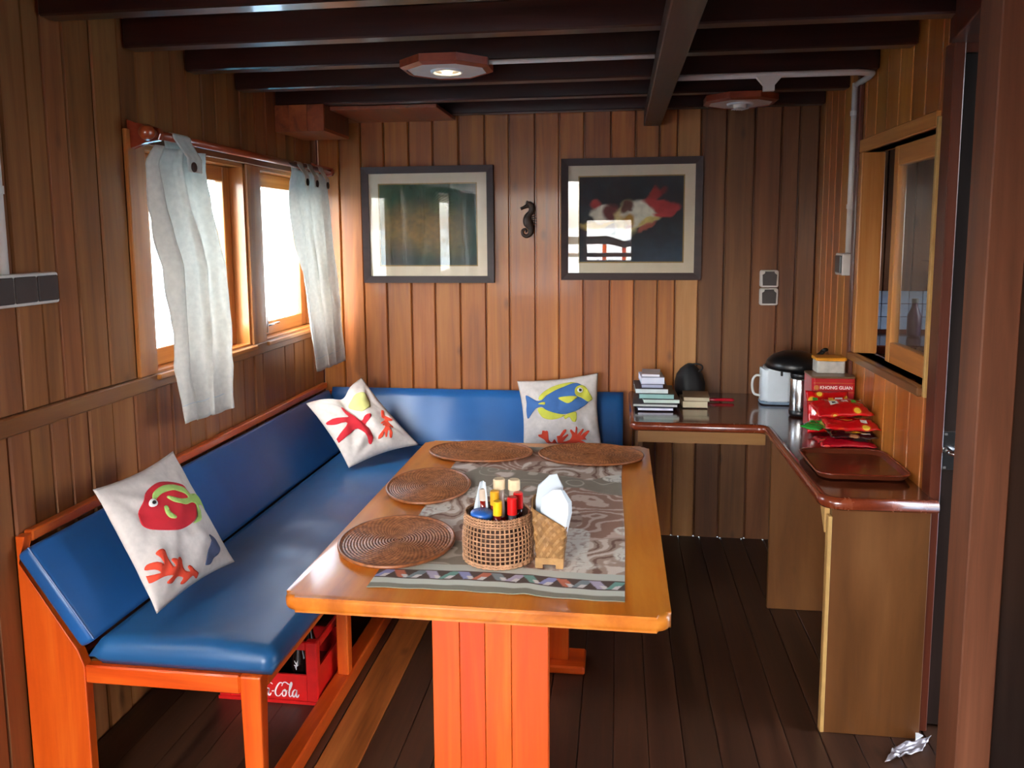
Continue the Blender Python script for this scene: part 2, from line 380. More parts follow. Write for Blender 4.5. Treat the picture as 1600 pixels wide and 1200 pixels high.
# ------------------------------------------------------------------ room dimensions
XL, XR, YB, YR = -1.57, 0.945, 4.10, -1.40
ZCEIL = 2.245
def plank_x(y0, y1, z0, z1, xf, d, t=0.014, ch=0.006):
    """upright board on a wall facing +-X: front face at xf, body behind (d=-1: body towards -X)"""
    bm = bmesh.new(); b = xf + d*t
    return prism(bm, [(b, y0+.0018), (xf-0+d*ch, y0+.0018), (xf, y0+ch), (xf, y1-ch), (xf+d*ch, y1-.0018), (b, y1-.0018)], 'Z', z0, z1)
def plank_y(x0, x1, z0, z1, yf, d, t=0.014, ch=0.004):
    bm = bmesh.new(); b = yf + d*t
    return prism(bm, [(x0+.0018, b), (x0+.0018, yf+d*ch), (x0+ch, yf), (x1-ch, yf), (x1-.0018, yf+d*ch), (x1-.0018, b)], 'Z', z0, z1)
def cells(s0, s1, z0, z1, openings):
    ss = sorted({s0, s1, *[o[0] for o in openings], *[o[1] for o in openings]}); zs = sorted({z0, z1, *[o[2] for o in openings], *[o[3] for o in openings]})
    for a, b in zip(ss[:-1], ss[1:]):
        if a < s0 or b > s1: continue
        for c, d in zip(zs[:-1], zs[1:]):
            if c < z0 or d > z1: continue
            if any(o[0] <= a and b <= o[1] and o[2] <= c and d <= o[3] for o in openings): continue
            yield a, b, c, d
def plank_cells(seams, z0, z1, openings):
    for a, b in zip(seams[:-1], seams[1:]):
        br = sorted({a, b, *[s for o in openings for s in o[:2] if a < s < b]})
        for s0, s1 in zip(br[:-1], br[1:]):
            if s1 - s0 < 0.006: continue
            segs = [(z0, z1)]
            for o in openings:
                if o[0] < s1 - 1e-6 and o[1] > s0 + 1e-6:
                    nx = []
                    for c, d in segs:
                        if o[3] <= c or o[2] >= d: nx.append((c, d)); continue
                        if o[2] > c: nx.append((c, o[2]))
                        if o[3] < d: nx.append((o[3], d))
                    segs = nx
            for c, d in segs:
                if d - c > 0.01: yield s0, s1, c, d
def frange(a, b, step):
    n = max(1, round((b-a)/step)); return [a + (b-a)*i/n for i in range(n+1)]

# ------------------------------------------------------------------ floor
fl = thing('floor', 'dark worn wooden plank floor of the cabin', 'floor', kind='structure')
obj('floor_base', bx(XL-.12, 2.45, YR-.1, YB+.1, -.06, -.014), M['floor'], fl)
xs = frange(XL, -0.88, 0.115) + [-0.75] + frange(-0.75, XR+.75, 0.108)[1:]
for a, b in zip(xs[:-1], xs[1:]):
    pale = abs(a + 0.88) < 1e-6
    bm = prism(bmesh.new(), [(a+.0012, -.014), (b-.0012, -.014), (b-.0012, -.002), (b-.0035, 0), (a+.0035, 0), (a+.0012, -.002)], 'Y', YR, YB)
    obj('floorboard', bm, M['floor_light'] if pale else M['floor'], fl)
obj('galley_floor', bx(XR+.75, 2.4, 1.0, YB, -.014, 0), M['floor'], fl)

# ------------------------------------------------------------------ left wall with the two-light window and a second window nearer
OPL = [(2.52, 3.25, 1.085, 1.86), (3.385, 4.03, 1.085, 1.86), (0.25, 1.30, 1.085, 1.86)]
wl = thing('wall_left', 'varnished plank wall with the curtained window above the bench', 'wall', kind='structure')
bm = bmesh.new()
for a, b, c, d in cells(YR, YB, 0, ZCEIL, OPL): box(bm, XL-.10, XL-.014, a, b, c, d)
obj('wall_backing', bm, M['jamb'], wl)
up = frange(YR, 1.40, 0.11) + [1.51, 1.61, 1.71, 1.82, 1.916, 2.011, 2.082, 2.17, 2.293, 2.425, 2.52] + frange(2.52, 3.25, .105)[1:] + [3.385] + frange(3.385, 4.03, .108)[1:] + [YB]
lo = frange(YR, 1.40, 0.11) + [1.50, 1.60, 1.69, 1.77, 1.85, 1.926, 2.01, 2.083, 2.17, 2.285, 2.405, 2.53, 2.62, 2.73, 2.84, 2.95, 3.06, 3.18, 3.28, 3.36, 3.48, 3.61, 3.72, 3.84, 3.97, YB]
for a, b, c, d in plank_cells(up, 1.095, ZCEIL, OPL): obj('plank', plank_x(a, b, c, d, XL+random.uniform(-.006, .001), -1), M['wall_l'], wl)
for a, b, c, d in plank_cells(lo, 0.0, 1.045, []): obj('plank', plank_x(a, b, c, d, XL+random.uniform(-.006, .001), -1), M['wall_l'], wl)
obj('trim_1', bx(XL-.012, XL+.016, YR, YB-.015, 1.043, 1.093, bev=.004), M['wall_y'], None, 'horizontal wooden rail along the left wall under the window', 'trim', kind='structure')

def casement(parent, y0, y1, z0, z1, xg, st=0.055, hinge=None):
    """sash with four rails and a pane, standing in the wall opening"""
    bm = bxs((xg-.018, xg+.018, y0, y0+st, z0, z1), (xg-.018, xg+.018, y1-st, y1, z0, z1), bev=.003)
    obj('sash_stile', bm, M['frame_z'], parent)
    bm = bxs((xg-.018, xg+.018, y0+st, y1-st, z0, z0+st), (xg-.018, xg+.018, y0+st, y1-st, z1-st, z1), bev=.003)
    obj('sash_rail', bm, M['frame_y'], parent)
    obj('pane', bx(xg-.002, xg+.002, y0+st-.004, y1-st+.004, z0+st-.004, z1-st+.004), M['wglass'], parent)
for wi, (y0, y1, z0, z1) in enumerate(OPL):
    nm = 'window_%d' % (wi+1)
    lab = ['nearer casement window with salt-streaked glass behind the draped curtain', 'farther casement window with white glare beside the corner curtain', 'casement window on the left wall behind the camera'][wi]
    w = thing(nm, lab, 'window', kind='structure')
    r = .016
    obj('jamb_lining', bxs((XL-.10, XL+.004, y0, y0+r, z0, z1), (XL-.10, XL+.004, y1-r, y1, z0, z1)), M['frame_z'], w)
    obj('head_lining', bxs((XL-.10, XL+.004, y0, y1, z1-r, z1), (XL-.10, XL+.006, y0, y1, z0, z0+r)), M['frame_y'], w)
    casement(w, y0+r, y1-r, z0+r, z1-r, XL-.072, st=0.062)
    obj('sill', bx(XL-.004, XL+.03, y0-.01, y1+.01, z0-.012, z0+.006, bev=.003), M['frame_y'], w)
    if wi == 1:
        st = obj('stay_handle', tube(bmesh.new(), [(XL-.045, y0+.13, z0+.03), (XL-.045, y0+.13, z0+.105)], .007, 8), M['white_plastic'], w, smooth=True)
        obj('stay_arm', tube(bmesh.new(), [(XL-.045, y0+.13, z0+.06), (XL-.035, y0+.24, z0+.065)], .005, 8), M['steel'], w, smooth=True)
# casing boards around the window group
obj('trim_2', bxs((XL-.004, XL+.012, 2.425, 2.52, 1.093, 1.90), bev=.003), M['frame_z'], None, 'upright casing board on the near side of the left window', 'trim', kind='structure')
obj('trim_3', bx(XL-.004, XL+.014, 3.25, 3.385, 1.09, 1.86, bev=.004), M['frame_z'], None, 'upright mullion board between the two left window casements', 'trim', kind='structure')
obj('trim_4', bx(XL-.004, XL+.014, 2.52, 4.05, 1.86, 1.90, bev=.003), M['wall_y'], None, 'head casing board above the left window', 'trim', kind='structure')

# ------------------------------------------------------------------ back wall
wb = thing('wall_back', 'varnished plank wall at the far end behind the framed pictures', 'wall', kind='structure')
obj('wall_backing', bx(XL-.1, 2.45, YB+.014, YB+.09, 0, ZCEIL), M['jamb'], wb)
bs = [XL, -1.453, -1.333, -1.21, -1.078, -.951, -.817, -.682, -.558, -.425, -.303, -.179, -.046, .075, .191, .278, .391, .513, .646, .771, .854, XR]
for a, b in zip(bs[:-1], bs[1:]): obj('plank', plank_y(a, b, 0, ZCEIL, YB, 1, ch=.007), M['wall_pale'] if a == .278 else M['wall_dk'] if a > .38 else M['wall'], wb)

# ------------------------------------------------------------------ right wall with the inner window to the galley
OPR = [(2.62, 3.36, 1.075, 1.865)]
wr = thing('wall_right', 'golden plank partition with the inner window above the counter', 'wall', kind='structure')
bm = bmesh.new()
for a, b, c, d in cells(2.575, YB, 0, ZCEIL, OPR): box(bm, XR+.014, XR+.06, a, b, c, d)
obj('wall_backing', bm, M['jamb'], wr)
M['wall_r'] = wood('partition_wood', (136,72,22), (170,98,34), (190,120,52), 'Z', rough=0.35, coat=0.3, vary=0.2, hue=0.014)
for a, b, c, d in plank_cells([2.575] + frange(2.62, 3.36, .115) + frange(3.36, YB, .106)[1:], 0, ZCEIL, OPR): obj('plank', plank_x(a, b, c, d, XR, 1), M['wall_r'], wr)
w = thing('window_4', 'inner sliding window with a wooden sash looking into the galley', 'window', kind='structure')
y0, y1, z0, z1 = OPR[0]
obj('frame_upright', bx(XR-.012, XR+.075, y1-.014, y1+.03, z0, z1, bev=.003), M['frame_z'], w)
obj('frame_edge', bx(XR-.012, XR-.001, y0-.03, y0-.012, z0-.03, z1+.03, bev=.002), M['pale'], w)
obj('frame_head', bx(XR-.012, XR+.075, y0-.012, y1+.03, z1, z1+.05, bev=.003), M['frame_y'], w)
obj('frame_sill', bx(XR-.026, XR+.075, y0-.012, y1+.03, z0-.03, z0, bev=.004), M['wall_y'], w)
sx = XR+.05; ys = 3.07
obj('sash_stile', bx(sx-.016, sx+.016, ys, ys+.045, z0+.005, z1-.005, bev=.003), M['frame_z'], w)
obj('sash_stile', bx(sx-.016, sx+.016, y0+.002, y0+.04, z0+.005, z1-.005, bev=.003), M['frame_z'], w)
obj('sash_rail', bx(sx-.016, sx+.016, y0+.04, ys, z0+.005, z0+.08, bev=.003), M['frame_y'], w)
obj('sash_rail', bx(sx-.016, sx+.016, y0+.04, ys, z1-.075, z1-.005, bev=.003), M['frame_y'], w)
obj('pane', bx(sx-.002, sx+.002, y0+.036, ys+.004, z0+.076, z1-.07), M['wglass2'], w)
obj('trim_5', bx(XR-.018, XR+.0, 3.392, 3.43, .77, ZCEIL, bev=.003), M['jamb'], None, 'dark upright strip on the right wall between pipe and inner window', 'trim', kind='structure')

# galley beyond the inner window, with a side opening added to let daylight in
OPG = [(3.15, 3.75, 1.35, 1.75)]
gw = thing('wall_galley', 'dim galley wall with pale blue tiles seen through the inner window', 'wall', kind='structure')
bm = bmesh.new()
for a, b, c, d in cells(2.60, YB, 0, ZCEIL, OPG): box(bm, 2.30, 2.38, a, b, c, d)
obj('wall_backing', bm, M['wall'], gw)
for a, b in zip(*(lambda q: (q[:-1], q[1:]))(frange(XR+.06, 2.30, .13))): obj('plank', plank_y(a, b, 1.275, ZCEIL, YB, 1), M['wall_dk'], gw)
M['tile'] = plain('blue_grey_tile', (150,168,190), 0.25, noise=0.08, nscale=6)
tile_me = bpy.data.meshes.new('tile'); _b = bx(-.0305, .0305, -.006, .006, -.0305, .0305, bev=.002); _b.to_mesh(tile_me); _b.free(); tile_me.materials.append(M['tile'])
for i in range(20):
    for k in range(3):
        obj('tile', tile_me, None, gw, loc=(1.04+i*.063, YB+.006, 1.117+k*.063))
gc = thing('galley_counter', 'dark worktop below the blue tiles in the galley', 'counter')
obj('worktop', bx(XR+.08, 2.296, 3.62, YB-.004, 1.03, 1.07, bev=.005), M['counter'], gc)
obj('cabinet_front', bx(XR+.08, 2.296, 3.66, YB-.004, 0, 1.03), M['panel'], gc)
gr = thing('galley_dish_rack', 'steel wire dish rack high on the galley wall behind the glass', 'dish rack', (1.53, YB-.10, 1.29))
bm = bmesh.new()
for k in range(7): tube(bm, [(-.09+k*.03, 0, 0), (-.09+k*.03, 0, .13)], .003, 5)
for zz_ in (0, .065, .13): tube(bm, [(-.1, 0, zz_), (.1, 0, zz_)], .004, 5)
for xx_ in (-.09, .09): tube(bm, [(xx_, 0, .13), (xx_, .098, .13)], .004, 5)
obj('wire_frame', bm, M['steel'], gr)
for k in range(3): obj('plate', lathe(bmesh.new(), [(0, -.006), (.03, -.004), (.05, .008), (.048, .012), (.03, 0), (0, 0)], 18), M['white_plastic'], gr, loc=(-.05+k*.05, .04, .055), rot=(PI/2, 0, .9), smooth=True)
bt = thing('galley_bottle', 'dark purple bottle on the galley worktop behind the glass', 'bottle', (1.36, YB-.16, 1.071))
obj('bottle_body', lathe(bmesh.new(), [(.026, 0), (.03, .015), (.03, .10), (.014, .14), (.012, .16)], 20), plain('purple_plastic', (52,32,66), .4), bt, smooth=True)
obj('cap', lathe(bmesh.new(), [(.014, .158), (.014, .178), (0, .178)], 16), M['grey_plastic'], bt)

# ------------------------------------------------------------------ door, jamb and post on the right
db = thing('door_1', 'dark varnished door with a steel lock plate behind the post', 'door', kind='structure')
obj('door_leaf', bx(.967, 1.72, 2.53, 2.572, 0.01, 2.06, bev=.003), M['darkdoor'], db)
obj('door_panel', bxs((1.10, 1.62, 2.518, 2.532, .2, .95), (1.10, 1.62, 2.518, 2.532, 1.1, 1.9), bev=.006), M['darkdoor'], db)
hd = obj('lock_plate', bx(.969, 1.016, 2.522, 2.531, .838, .958, bev=.002), M['steel'], db)
obj('lever', tube(bmesh.new(), [(.985, 2.524, .900), (.985, 2.495, .898), (1.01, 2.485, .890), (1.09, 2.480, .880)], .009, 10), M['steel'], hd, smooth=True)
obj('screw', bxs((.975, .982, 2.519, 2.523, .946, .952), (.975, .982, 2.519, 2.523, .843, .849)), M['grey_plastic'], hd)
obj('trim_6', bx(XR-.010, .966, 2.505, 2.574, 0, 2.09, bev=.003), M['jamb'], None, 'reddish door jamb at the near end of the right wall', 'trim', kind='structure')
obj('wall_bulkhead', bxs((XR+.061, 2.45, 2.575, 2.60, 0, ZCEIL), (.967, 2.45, 2.53, 2.574, 2.062, ZCEIL), (1.721, 2.45, 2.53, 2.574, 0, 2.062)), M['jamb'], None, 'dark bulkhead around the door on the right', 'wall', kind='structure')
obj('door_post', bx(.716, .785, 1.70, 1.80, 0, ZCEIL, bev=.0025, seg=1), M['post'], None, 'thick reddish wooden post standing in the right foreground', 'post')
obj('trim_7', prism(bmesh.new(), [(XR-.02, 2.52), (.787, 1.80), (.787, 1.70), (XR+.08, 2.36), (XR+.08, 2.52)], 'Z', 2.085, ZCEIL, bev=.004), M['jamb'], None, 'dark header block between the right wall and the foreground post', 'trim', kind='structure')
obj('wall_front_right', bx(.786, 2.45, 1.73, 1.79, 0, ZCEIL), M['darkdoor'], None, 'dark partition to the right of the foreground post', 'wall', kind='structure')
obj('wall_rear_right', bx(1.60, 1.68, YR, 1.72, 0, ZCEIL), M['wall'], None, 'plank wall on the right behind the camera', 'wall', kind='structure')

# ------------------------------------------------------------------ rear wall: half-height opening, shaped to keep daylight off low areas, and a window
OPB = [(-1.50, -.52, 0.85, 2.05), (-.43, .09, 1.126, 1.596)]
bm = bmesh.new()
for a, b, c, d in cells(XL-.1, 1.68, 0, ZCEIL, OPB): box(bm, a, b, YR-.08, YR, c, d)
obj('wall_rear', bm, M['wall'], None, 'plank wall behind the camera with an opening shaped for daylight and a small window', 'wall', kind='structure')
obj('window_5', bxs((-.47, -.43, YR-.09, YR+.015, 1.09, 1.63), (.09, .13, YR-.09, YR+.015, 1.09, 1.63), (-.43, .09, YR-.09, YR+.015, 1.596, 1.63), (-.43, .09, YR-.09, YR+.015, 1.09, 1.126)), M['frame_z'], None, 'small open window frame in the rear wall reflected in the right picture', 'window', kind='structure')
# open aft deck and sea outside
M['deck'] = wood('deck_teak', (150,84,42), (190,120,64), (212,150,92), 'Y', rough=0.6, coat=0.0, vary=0.2)
dk = thing('deck', 'sunlit teak deck outside the rear opening', 'deck', kind='structure')
for a, b in zip(*(lambda s: (s[:-1], s[1:]))(frange(-2.2, 2.2, .2))): obj('deck_board', bx(a+.002, b-.002, YR-3.2, YR-.08, -.05, -.005), M['deck'], dk)
M['sea'] = plain('sea_water', (30,88,110), 0.15, noise=0.15, nscale=0.4, bump=0.4, bscale=0.8)
obj('sea', bx(-200, 200, -200, 200, -1.6, -1.5), M['sea'], None, 'blue sea surface around the boat', 'sea', kind='structure')
rl = thing('deck_railing', 'orange wooden railing of the aft deck mirrored in picture glass', 'railing', (0, YR-3.0, 0))
for x in frange(-2.1, 2.1, .3): obj('railing_post', bx(x-.03, x+.03, -.03, .03, -.005, 1.24), M['orange_z'], rl)
obj('hand_rail', prism(bmesh.new(), [(-2.15, 1.20), (-.25, 1.22), (0, 1.16), (.3, 1.22), (2.15, 1.20), (2.15, 1.30), (.3, 1.32), (0, 1.26), (-.25, 1.34), (-2.15, 1.30)], 'Y', -.04, .04), M['darkdoor'], rl)
obj('hand_rail', bx(-2.15, 2.15, -.04, .04, 1.02, 1.08, bev=.006), M['darkdoor'], rl)

# ------------------------------------------------------------------ ceiling with beams
cl = thing('ceiling', 'low planked ceiling crossed by dark varnished beams', 'ceiling', kind='structure')
obj('ceiling_base', bx(XL-.1, 2.45, YR-.1, YB+.1, ZCEIL+.014, ZCEIL+.06), M['ceil'], cl)
for a, b in zip(*(lambda s: (s[:-1], s[1:]))(frange(XL-.02, 2.4, .12))):
    obj('ceiling_board', prism(bmesh.new(), [(a+.001, ZCEIL+.014), (a+.001, ZCEIL+.004), (a+.005, ZCEIL), (b-.005, ZCEIL), (b-.001, ZCEIL+.004), (b-.001, ZCEIL+.014)], 'Y', YR, YB), M['ceil'], cl)
BEAMS = [4.0, 3.60, 3.21, 2.82, 2.45, 2.07, 1.70, 1.32, .95, .57, .2, -.2, -.6, -1.0]
for y in BEAMS:
    xr = XR if y > 2.5 else 1.6
    obj('beam', bx(XL+.002, xr-.002, y, y+.065, 2.152, ZCEIL-.001, bev=.005), M['beam'], cl)
obj('carlin', bx(.112, .196, YR, YB-.002, 2.082, 2.1515, bev=.004), M['carlin'], cl)
# boxed-in corner bracket and ledge at the left rear
cb = thing('trim_8', 'boxed wooden bracket with ledge in the left rear ceiling corner', 'trim', kind='structure')
for a, b in ((-1.568, -1.50), (-1.50, -1.415), (-1.415, -1.335)): obj('box_front', bx(a+.0008, b-.0008, 3.588, 3.6, 2.032, 2.15), M['ceil'], cb)
obj('box_bottom', bx(-1.568, -1.335, 3.6, 3.93, 2.032, 2.046), M['ceil'], cb)
obj('box_side', bx(-1.347, -1.335, 3.6, 3.93, 2.046, 2.15), M['jamb'], cb)
obj('ledge', bx(-1.334, -.83, 3.67, YB-.002, 2.134, 2.1515, bev=.002), M['ceil'], cb)
obj('box_back', bx(-1.568, -1.335, 3.93, YB-.002, 2.134, 2.1515), M['ceil'], cb)
# ------------------------------------------------------------------ numpy painting helpers
def vnoise(h, w, cells_y, cells_x, seed=0):
    r = np.random.default_rng(seed); g = r.random((cells_y+2, cells_x+2))
    yy = np.linspace(0, cells_y, h); xx = np.linspace(0, cells_x, w)
    yi = yy.astype(int); xi = xx.astype(int); fy = (yy-yi)[:, None]; fx = (xx-xi)[None, :]
    fy = fy*fy*(3-2*fy); fx = fx*fx*(3-2*fx)
    a = g[yi][:, xi]; b = g[yi][:, xi+1]; c = g[yi+1][:, xi]; d = g[yi+1][:, xi+1]
    return (a*(1-fx)+b*fx)*(1-fy) + (c*(1-fx)+d*fx)*fy
def fbm(h, w, cy, cx, seed=0, octv=4):
    o = np.zeros((h, w)); amp = 1; tot = 0
    for k in range(octv):
        o += amp*vnoise(h, w, cy*2**k, cx*2**k, seed+k); tot += amp; amp *= .55
    return o/tot
def sstep(a, b, x):
    t = np.clip((x-a)/(b-a), 0, 1); return t*t*(3-2*t)
def over(img, mask, c):
    c = np.array(lin(c)); return img*(1-mask[..., None]) + c*mask[..., None]
def ell(U, V, cx, cy, rx, ry, rot=0, soft=.15):
    a = math.radians(rot); du, dv = U-cx, V-cy
    x = (du*math.cos(a)+dv*math.sin(a))/rx; y = (-du*math.sin(a)+dv*math.cos(a))/ry
    return 1-sstep(1-soft, 1+soft, np.sqrt(x*x+y*y))

# ------------------------------------------------------------------ dining table
tb = thing('dining_table', 'varnished golden teak dining table on orange plank pedestals', 'table', (-.319, 2.365, 0))
W2, L2 = .437, .708
obj('tabletop', prism(bmesh.new(), rrect(-W2, W2, -L2, L2, .032, 8), 'Z', .704, .74, bev=.013, seg=4), M['table'], tb, smooth='angle')
for k, y in ((0, -.43), (1, .40)):
    p = thing('pedestal', None, None); p.parent = tb; p.location = (0, y, 0)
    for a, b in ((-.150, -.078), (-.078, -.012), (-.012, .056), (.056, .150)):
        obj('pedestal_board', bx(a+.0006, b-.0006, -.022, .022, .03, .702, bev=.0012), M['orange_z'], p)
obj('foot', bx(-.21, .21, -.50, -.36, 0, .03, bev=.006), M['orange_x'], tb)
obj('foot', bx(-.21, .21, .33, .47, 0, .03, bev=.006), M['orange_x'], tb)
obj('stretcher', bx(-.02, .02, -.408, .378, .30, .38, bev=.004), M['orange_y'], tb)

# table runner
NV, NU = 430, 210
U, V = np.meshgrid(np.linspace(0, 1, NU), np.linspace(0, 1, NV))          # U across, V from near edge
wid, ln = .595, 1.28
img = np.ones((NV, NU, 3))*np.array(lin((150,136,116)))
n1 = fbm(NV, NU, 6, 3, 3, 2); n2 = fbm(NV, NU, 8, 4, 11, 2); n3 = fbm(NV, NU, 26, 12, 23)
img *= (0.88+.24*n3)[..., None]
reg = sstep(.50, .53, fbm(NV, NU, 5, 3, 31, 2)); reg2 = sstep(.54, .57, fbm(NV, NU, 6, 3, 47, 2))
lines = np.abs(((n1*9+n3*.7) % 1)-.5)*2
img = over(img, reg*.9, (190,158,136)); img = over(img, reg*sstep(.55, .68, lines), (232,212,194)); img = over(img, reg*(1-sstep(.14, .22, lines)), (136,98,80))
l2 = np.abs(((n2*8+n3*.9) % 1)-.5)*2
img = over(img, reg2*(1-reg)*.8, (172,122,100)); img = over(img, reg2*(1-reg)*sstep(.62, .74, l2), (218,188,168))
fig = sstep(.63, .65, fbm(NV, NU, 7, 4, 77, 2)); img = over(img, fig*(.4+.6*sstep(.3, .45, np.abs(((n3*5) % 1)-.5)*2)), (236,226,210))
img = over(img, sstep(.90, .95, np.abs(((n2*5) % 1)-.5)*2)*(1-reg)*(1-reg2)*.8, (208,192,170))
y = V*ln
def band(a, b): return sstep(a-.0015, a+.0015, y)*(1-sstep(b-.0015, b+.0015, y))
wob = .004*np.sin(U*9)
y = y + wob
img = over(img, band(.108, .145), (212,212,196)); img = over(img, band(.027, .056), (222,222,204))
img = over(img, band(.056, .108), (92,72,62)); img = over(img, band(-1, .027), (150,144,124))
for k in range(15):
    c = [(160,160,205), (214,120,88), (140,150,150), (196,180,200), (124,168,152)][k % 5]
    cu = .035+k*.0665; sk = (y-.082)*.5/wid*np.sign(.5-(k % 2))
    m = (np.abs(U-cu-sk) < .022) & (y > .062) & (y < .103); img = over(img, m*1.0, c)
    m = (np.abs(U-cu-sk-.012) < .012) & (y > .062) & (y < .080); img = over(img, m*1.0, (232,222,216))
Zr = .7425 + .0045*np.exp(-((U-.62)/.035)**2)*np.exp(-(V*ln/.09)**2) + .0012*np.sin(U*21+V*5)**2*np.exp(-(V*ln/.15))
Zr = Zr + .0008*(fbm(NV, NU, 12, 6, 5)-.5)
P = np.stack([-.576+U*wid + .008*np.sin(V*7)*V, 1.724+V*ln + .010*(.5-U)*0 + .006*np.sin(U*5), Zr], -1)
me = grid_mesh('table_runner', P, img*.84)
ro = obj('table_runner', me, printed('runner_weave', .9, bump=.25), None, 'grey-brown patterned cloth runner with a coloured lozenge border on the table', 'table runner')
so = ro.modifiers.new('thickness', 'SOLIDIFY'); so.thickness = .0014; so.offset = -1

# rattan place mats: coiled ovals
def placemat(label, cx, cy, rx, ry, z, tilt=0):
    seg = 72; rings = 19; prof = []
    o = thing('placemat', label, 'placemat', (cx, cy, z), tilt, group='oval rattan place mats on the table')
    bm = bmesh.new(); n = rings*4
    pts = []
    for i in range(n+1):
        f = i/n; h = 0.004 + .0019*abs(math.sin(PI*f*rings)) + (.001 if f > .95 else 0)
        pts.append((f, h))
    ringsv = []
    for f, h in pts:
        if f == 0: ringsv.append([bm.verts.new((0, 0, h))]); continue
        ringsv.append([bm.verts.new((rx*f*math.cos(2*PI*k/seg), ry*f*math.sin(2*PI*k/seg), h + .0007*math.sin(k*PI + i)*(1 if f < .95 else 0))) for k in range(seg)])
    for a, b in zip(ringsv[:-1], ringsv[1:]):
        for k in range(seg):
            k2 = (k+1) % seg
            if len(a) == 1: bm.faces.new((a[0], b[k], b[k2]))
            else: bm.faces.new((a[k], b[k], b[k2], a[k2]))
    bot = [bm.verts.new((v.co.x, v.co.y, 0)) for v in ringsv[-1]]
    for k in range(seg): bm.faces.new((ringsv[-1][k], bot[k], bot[(k+1) % seg], ringsv[-1][(k+1) % seg]))
    bm.faces.new(bot[::-1])
    obj('coil_mat', bm, M['rattan_coil'], o, smooth=True)
    bm = bmesh.new()
    tube(bm, [(rx*math.cos(2*PI*k/seg), ry*math.sin(2*PI*k/seg), .005) for k in range(seg)], .0048, 6, closed=True)
    obj('rim_binding', bm, M['rattan'], o, smooth=True)
    return o
def rattan_coil():
    m, t, p, out = nodes('rattan_coil'); L = t.links.new; N = t.nodes.new
    tc = N('ShaderNodeTexCoord'); mp = N('ShaderNodeMapping'); mp.inputs['Scale'].default_value = (6.2, 5.0, 1); L(tc.outputs['Object'], mp.inputs[0])
    g = N('ShaderNodeTexGradient'); g.gradient_type = 'RADIAL'; L(mp.outputs[0], g.inputs[0])
    w = N('ShaderNodeMath'); w.operation = 'MULTIPLY'; w.inputs[1].default_value = 2*PI*54; L(g.outputs['Fac'], w.inputs[0])
    ln_ = N('ShaderNodeVectorMath'); ln_.operation = 'LENGTH'; L(mp.outputs[0], ln_.inputs[0])
    l2 = N('ShaderNodeMath'); l2.operation = 'MULTIPLY'; l2.inputs[1].default_value = 60; L(ln_.outputs['Value'], l2.inputs[0])
    sm = N('ShaderNodeMath'); sm.operation = 'ADD'; L(w.outputs[0], sm.inputs[0]); L(l2.outputs[0], sm.inputs[1])
    s = N('ShaderNodeMath'); s.operation = 'SINE'; L(sm.outputs[0], s.inputs[0])
    n = N('ShaderNodeTexNoise'); n.inputs['Scale'].default_value = 60; n.inputs['Detail'].default_value = 4; L(tc.outputs['Object'], n.inputs['Vector'])
    a = N('ShaderNodeMath'); a.operation = 'MULTIPLY_ADD'; a.inputs[1].default_value = .12; L(s.outputs[0], a.inputs[0]); L(n.outputs['Fac'], a.inputs[2])
    r = ramp(t, [(.25, lin4((116,66,36))), (.5, lin4((166,100,60))), (.75, lin4((198,132,84)))]); L(a.outputs[0], r.inputs[0]); L(r.outputs[0], p.inputs['Base Color'])
    p.inputs['Roughness'].default_value = .42; p.inputs['Coat Weight'].default_value = .12; p.inputs['Coat Roughness'].default_value = .25
    bp = N('ShaderNodeBump'); bp.inputs['Strength'].default_value = .6; bp.inputs['Distance'].default_value = .002; L(a.outputs[0], bp.inputs['Height']); L(bp.outputs[0], p.inputs['Normal'])
    return m
M['rattan_coil'] = rattan_coil()
placemat('glossy brown oval rattan mat nearest the viewer at the left table corner', -.578, 1.995, .150, .178, .7465, .12)
placemat('brown oval rattan mat in the middle of the left table side', -.606, 2.47, .132, .180, .7465, .10)
placemat('brown oval rattan mat at the far end of the table, left of the pair', -.508, 2.897, .192, .138, .7465)
placemat('brown oval rattan mat at the far right corner of the table', -.098, 2.900, .190, .142, .7465)

# woven condiment basket
bk = thing('woven_basket', 'round open-weave cane basket holding sauce bottles on the runner', 'basket', (-.297, 1.932, .7445))
def brad(z):
    f = z/.125
    return .086 + .004*math.sin(PI*f) - .007*f*f
bm = bmesh.new()
for k in range(46):
    a = 2*PI*k/46
    tube(bm, [(brad(z)*math.cos(a), brad(z)*math.sin(a), z) for z in (.006, .03, .055, .08, .104)], .0019, 4, cap=False)
obj('upright_canes', bm, M['cane'], bk)
for j in range(9):
    z = .012 + j*.0112
    for d in (0,):
        obj('hoop', tube(bmesh.new(), [((brad(z+d)+.0015)*math.cos(2*PI*k/40), (brad(z+d)+.0015)*math.sin(2*PI*k/40), z+d) for k in range(40)], .0018, 5, closed=True), M['cane'], bk, smooth=True)
obj('lining', lathe(bmesh.new(), [(0, .004), (.080, .004), (brad(.05)-.006, .05), (brad(.12)-.006, .12), (brad(.12)-.008, .12), (brad(.05)-.008, .05), (.078, .006), (0, .006)], 40, cap=False), M['cane_dark'], bk, smooth=True)
bm = bmesh.new()
for j in range(3):
    for s in (1, -1):
        pts = []
        for k in range(144):
            a = 2*PI*k/144; z = .107+j*.0065
            pts.append(((brad(z)+.001+.0018*math.cos(a*36*s))*math.cos(a), (brad(z)+.001+.0018*math.cos(a*36*s))*math.sin(a), z+.0022*math.sin(a*36*s)))
        tube(bm, pts, .0021, 4, closed=True)
obj('braided_rim', bm, M['cane'], bk, smooth=True)
bm = bmesh.new()
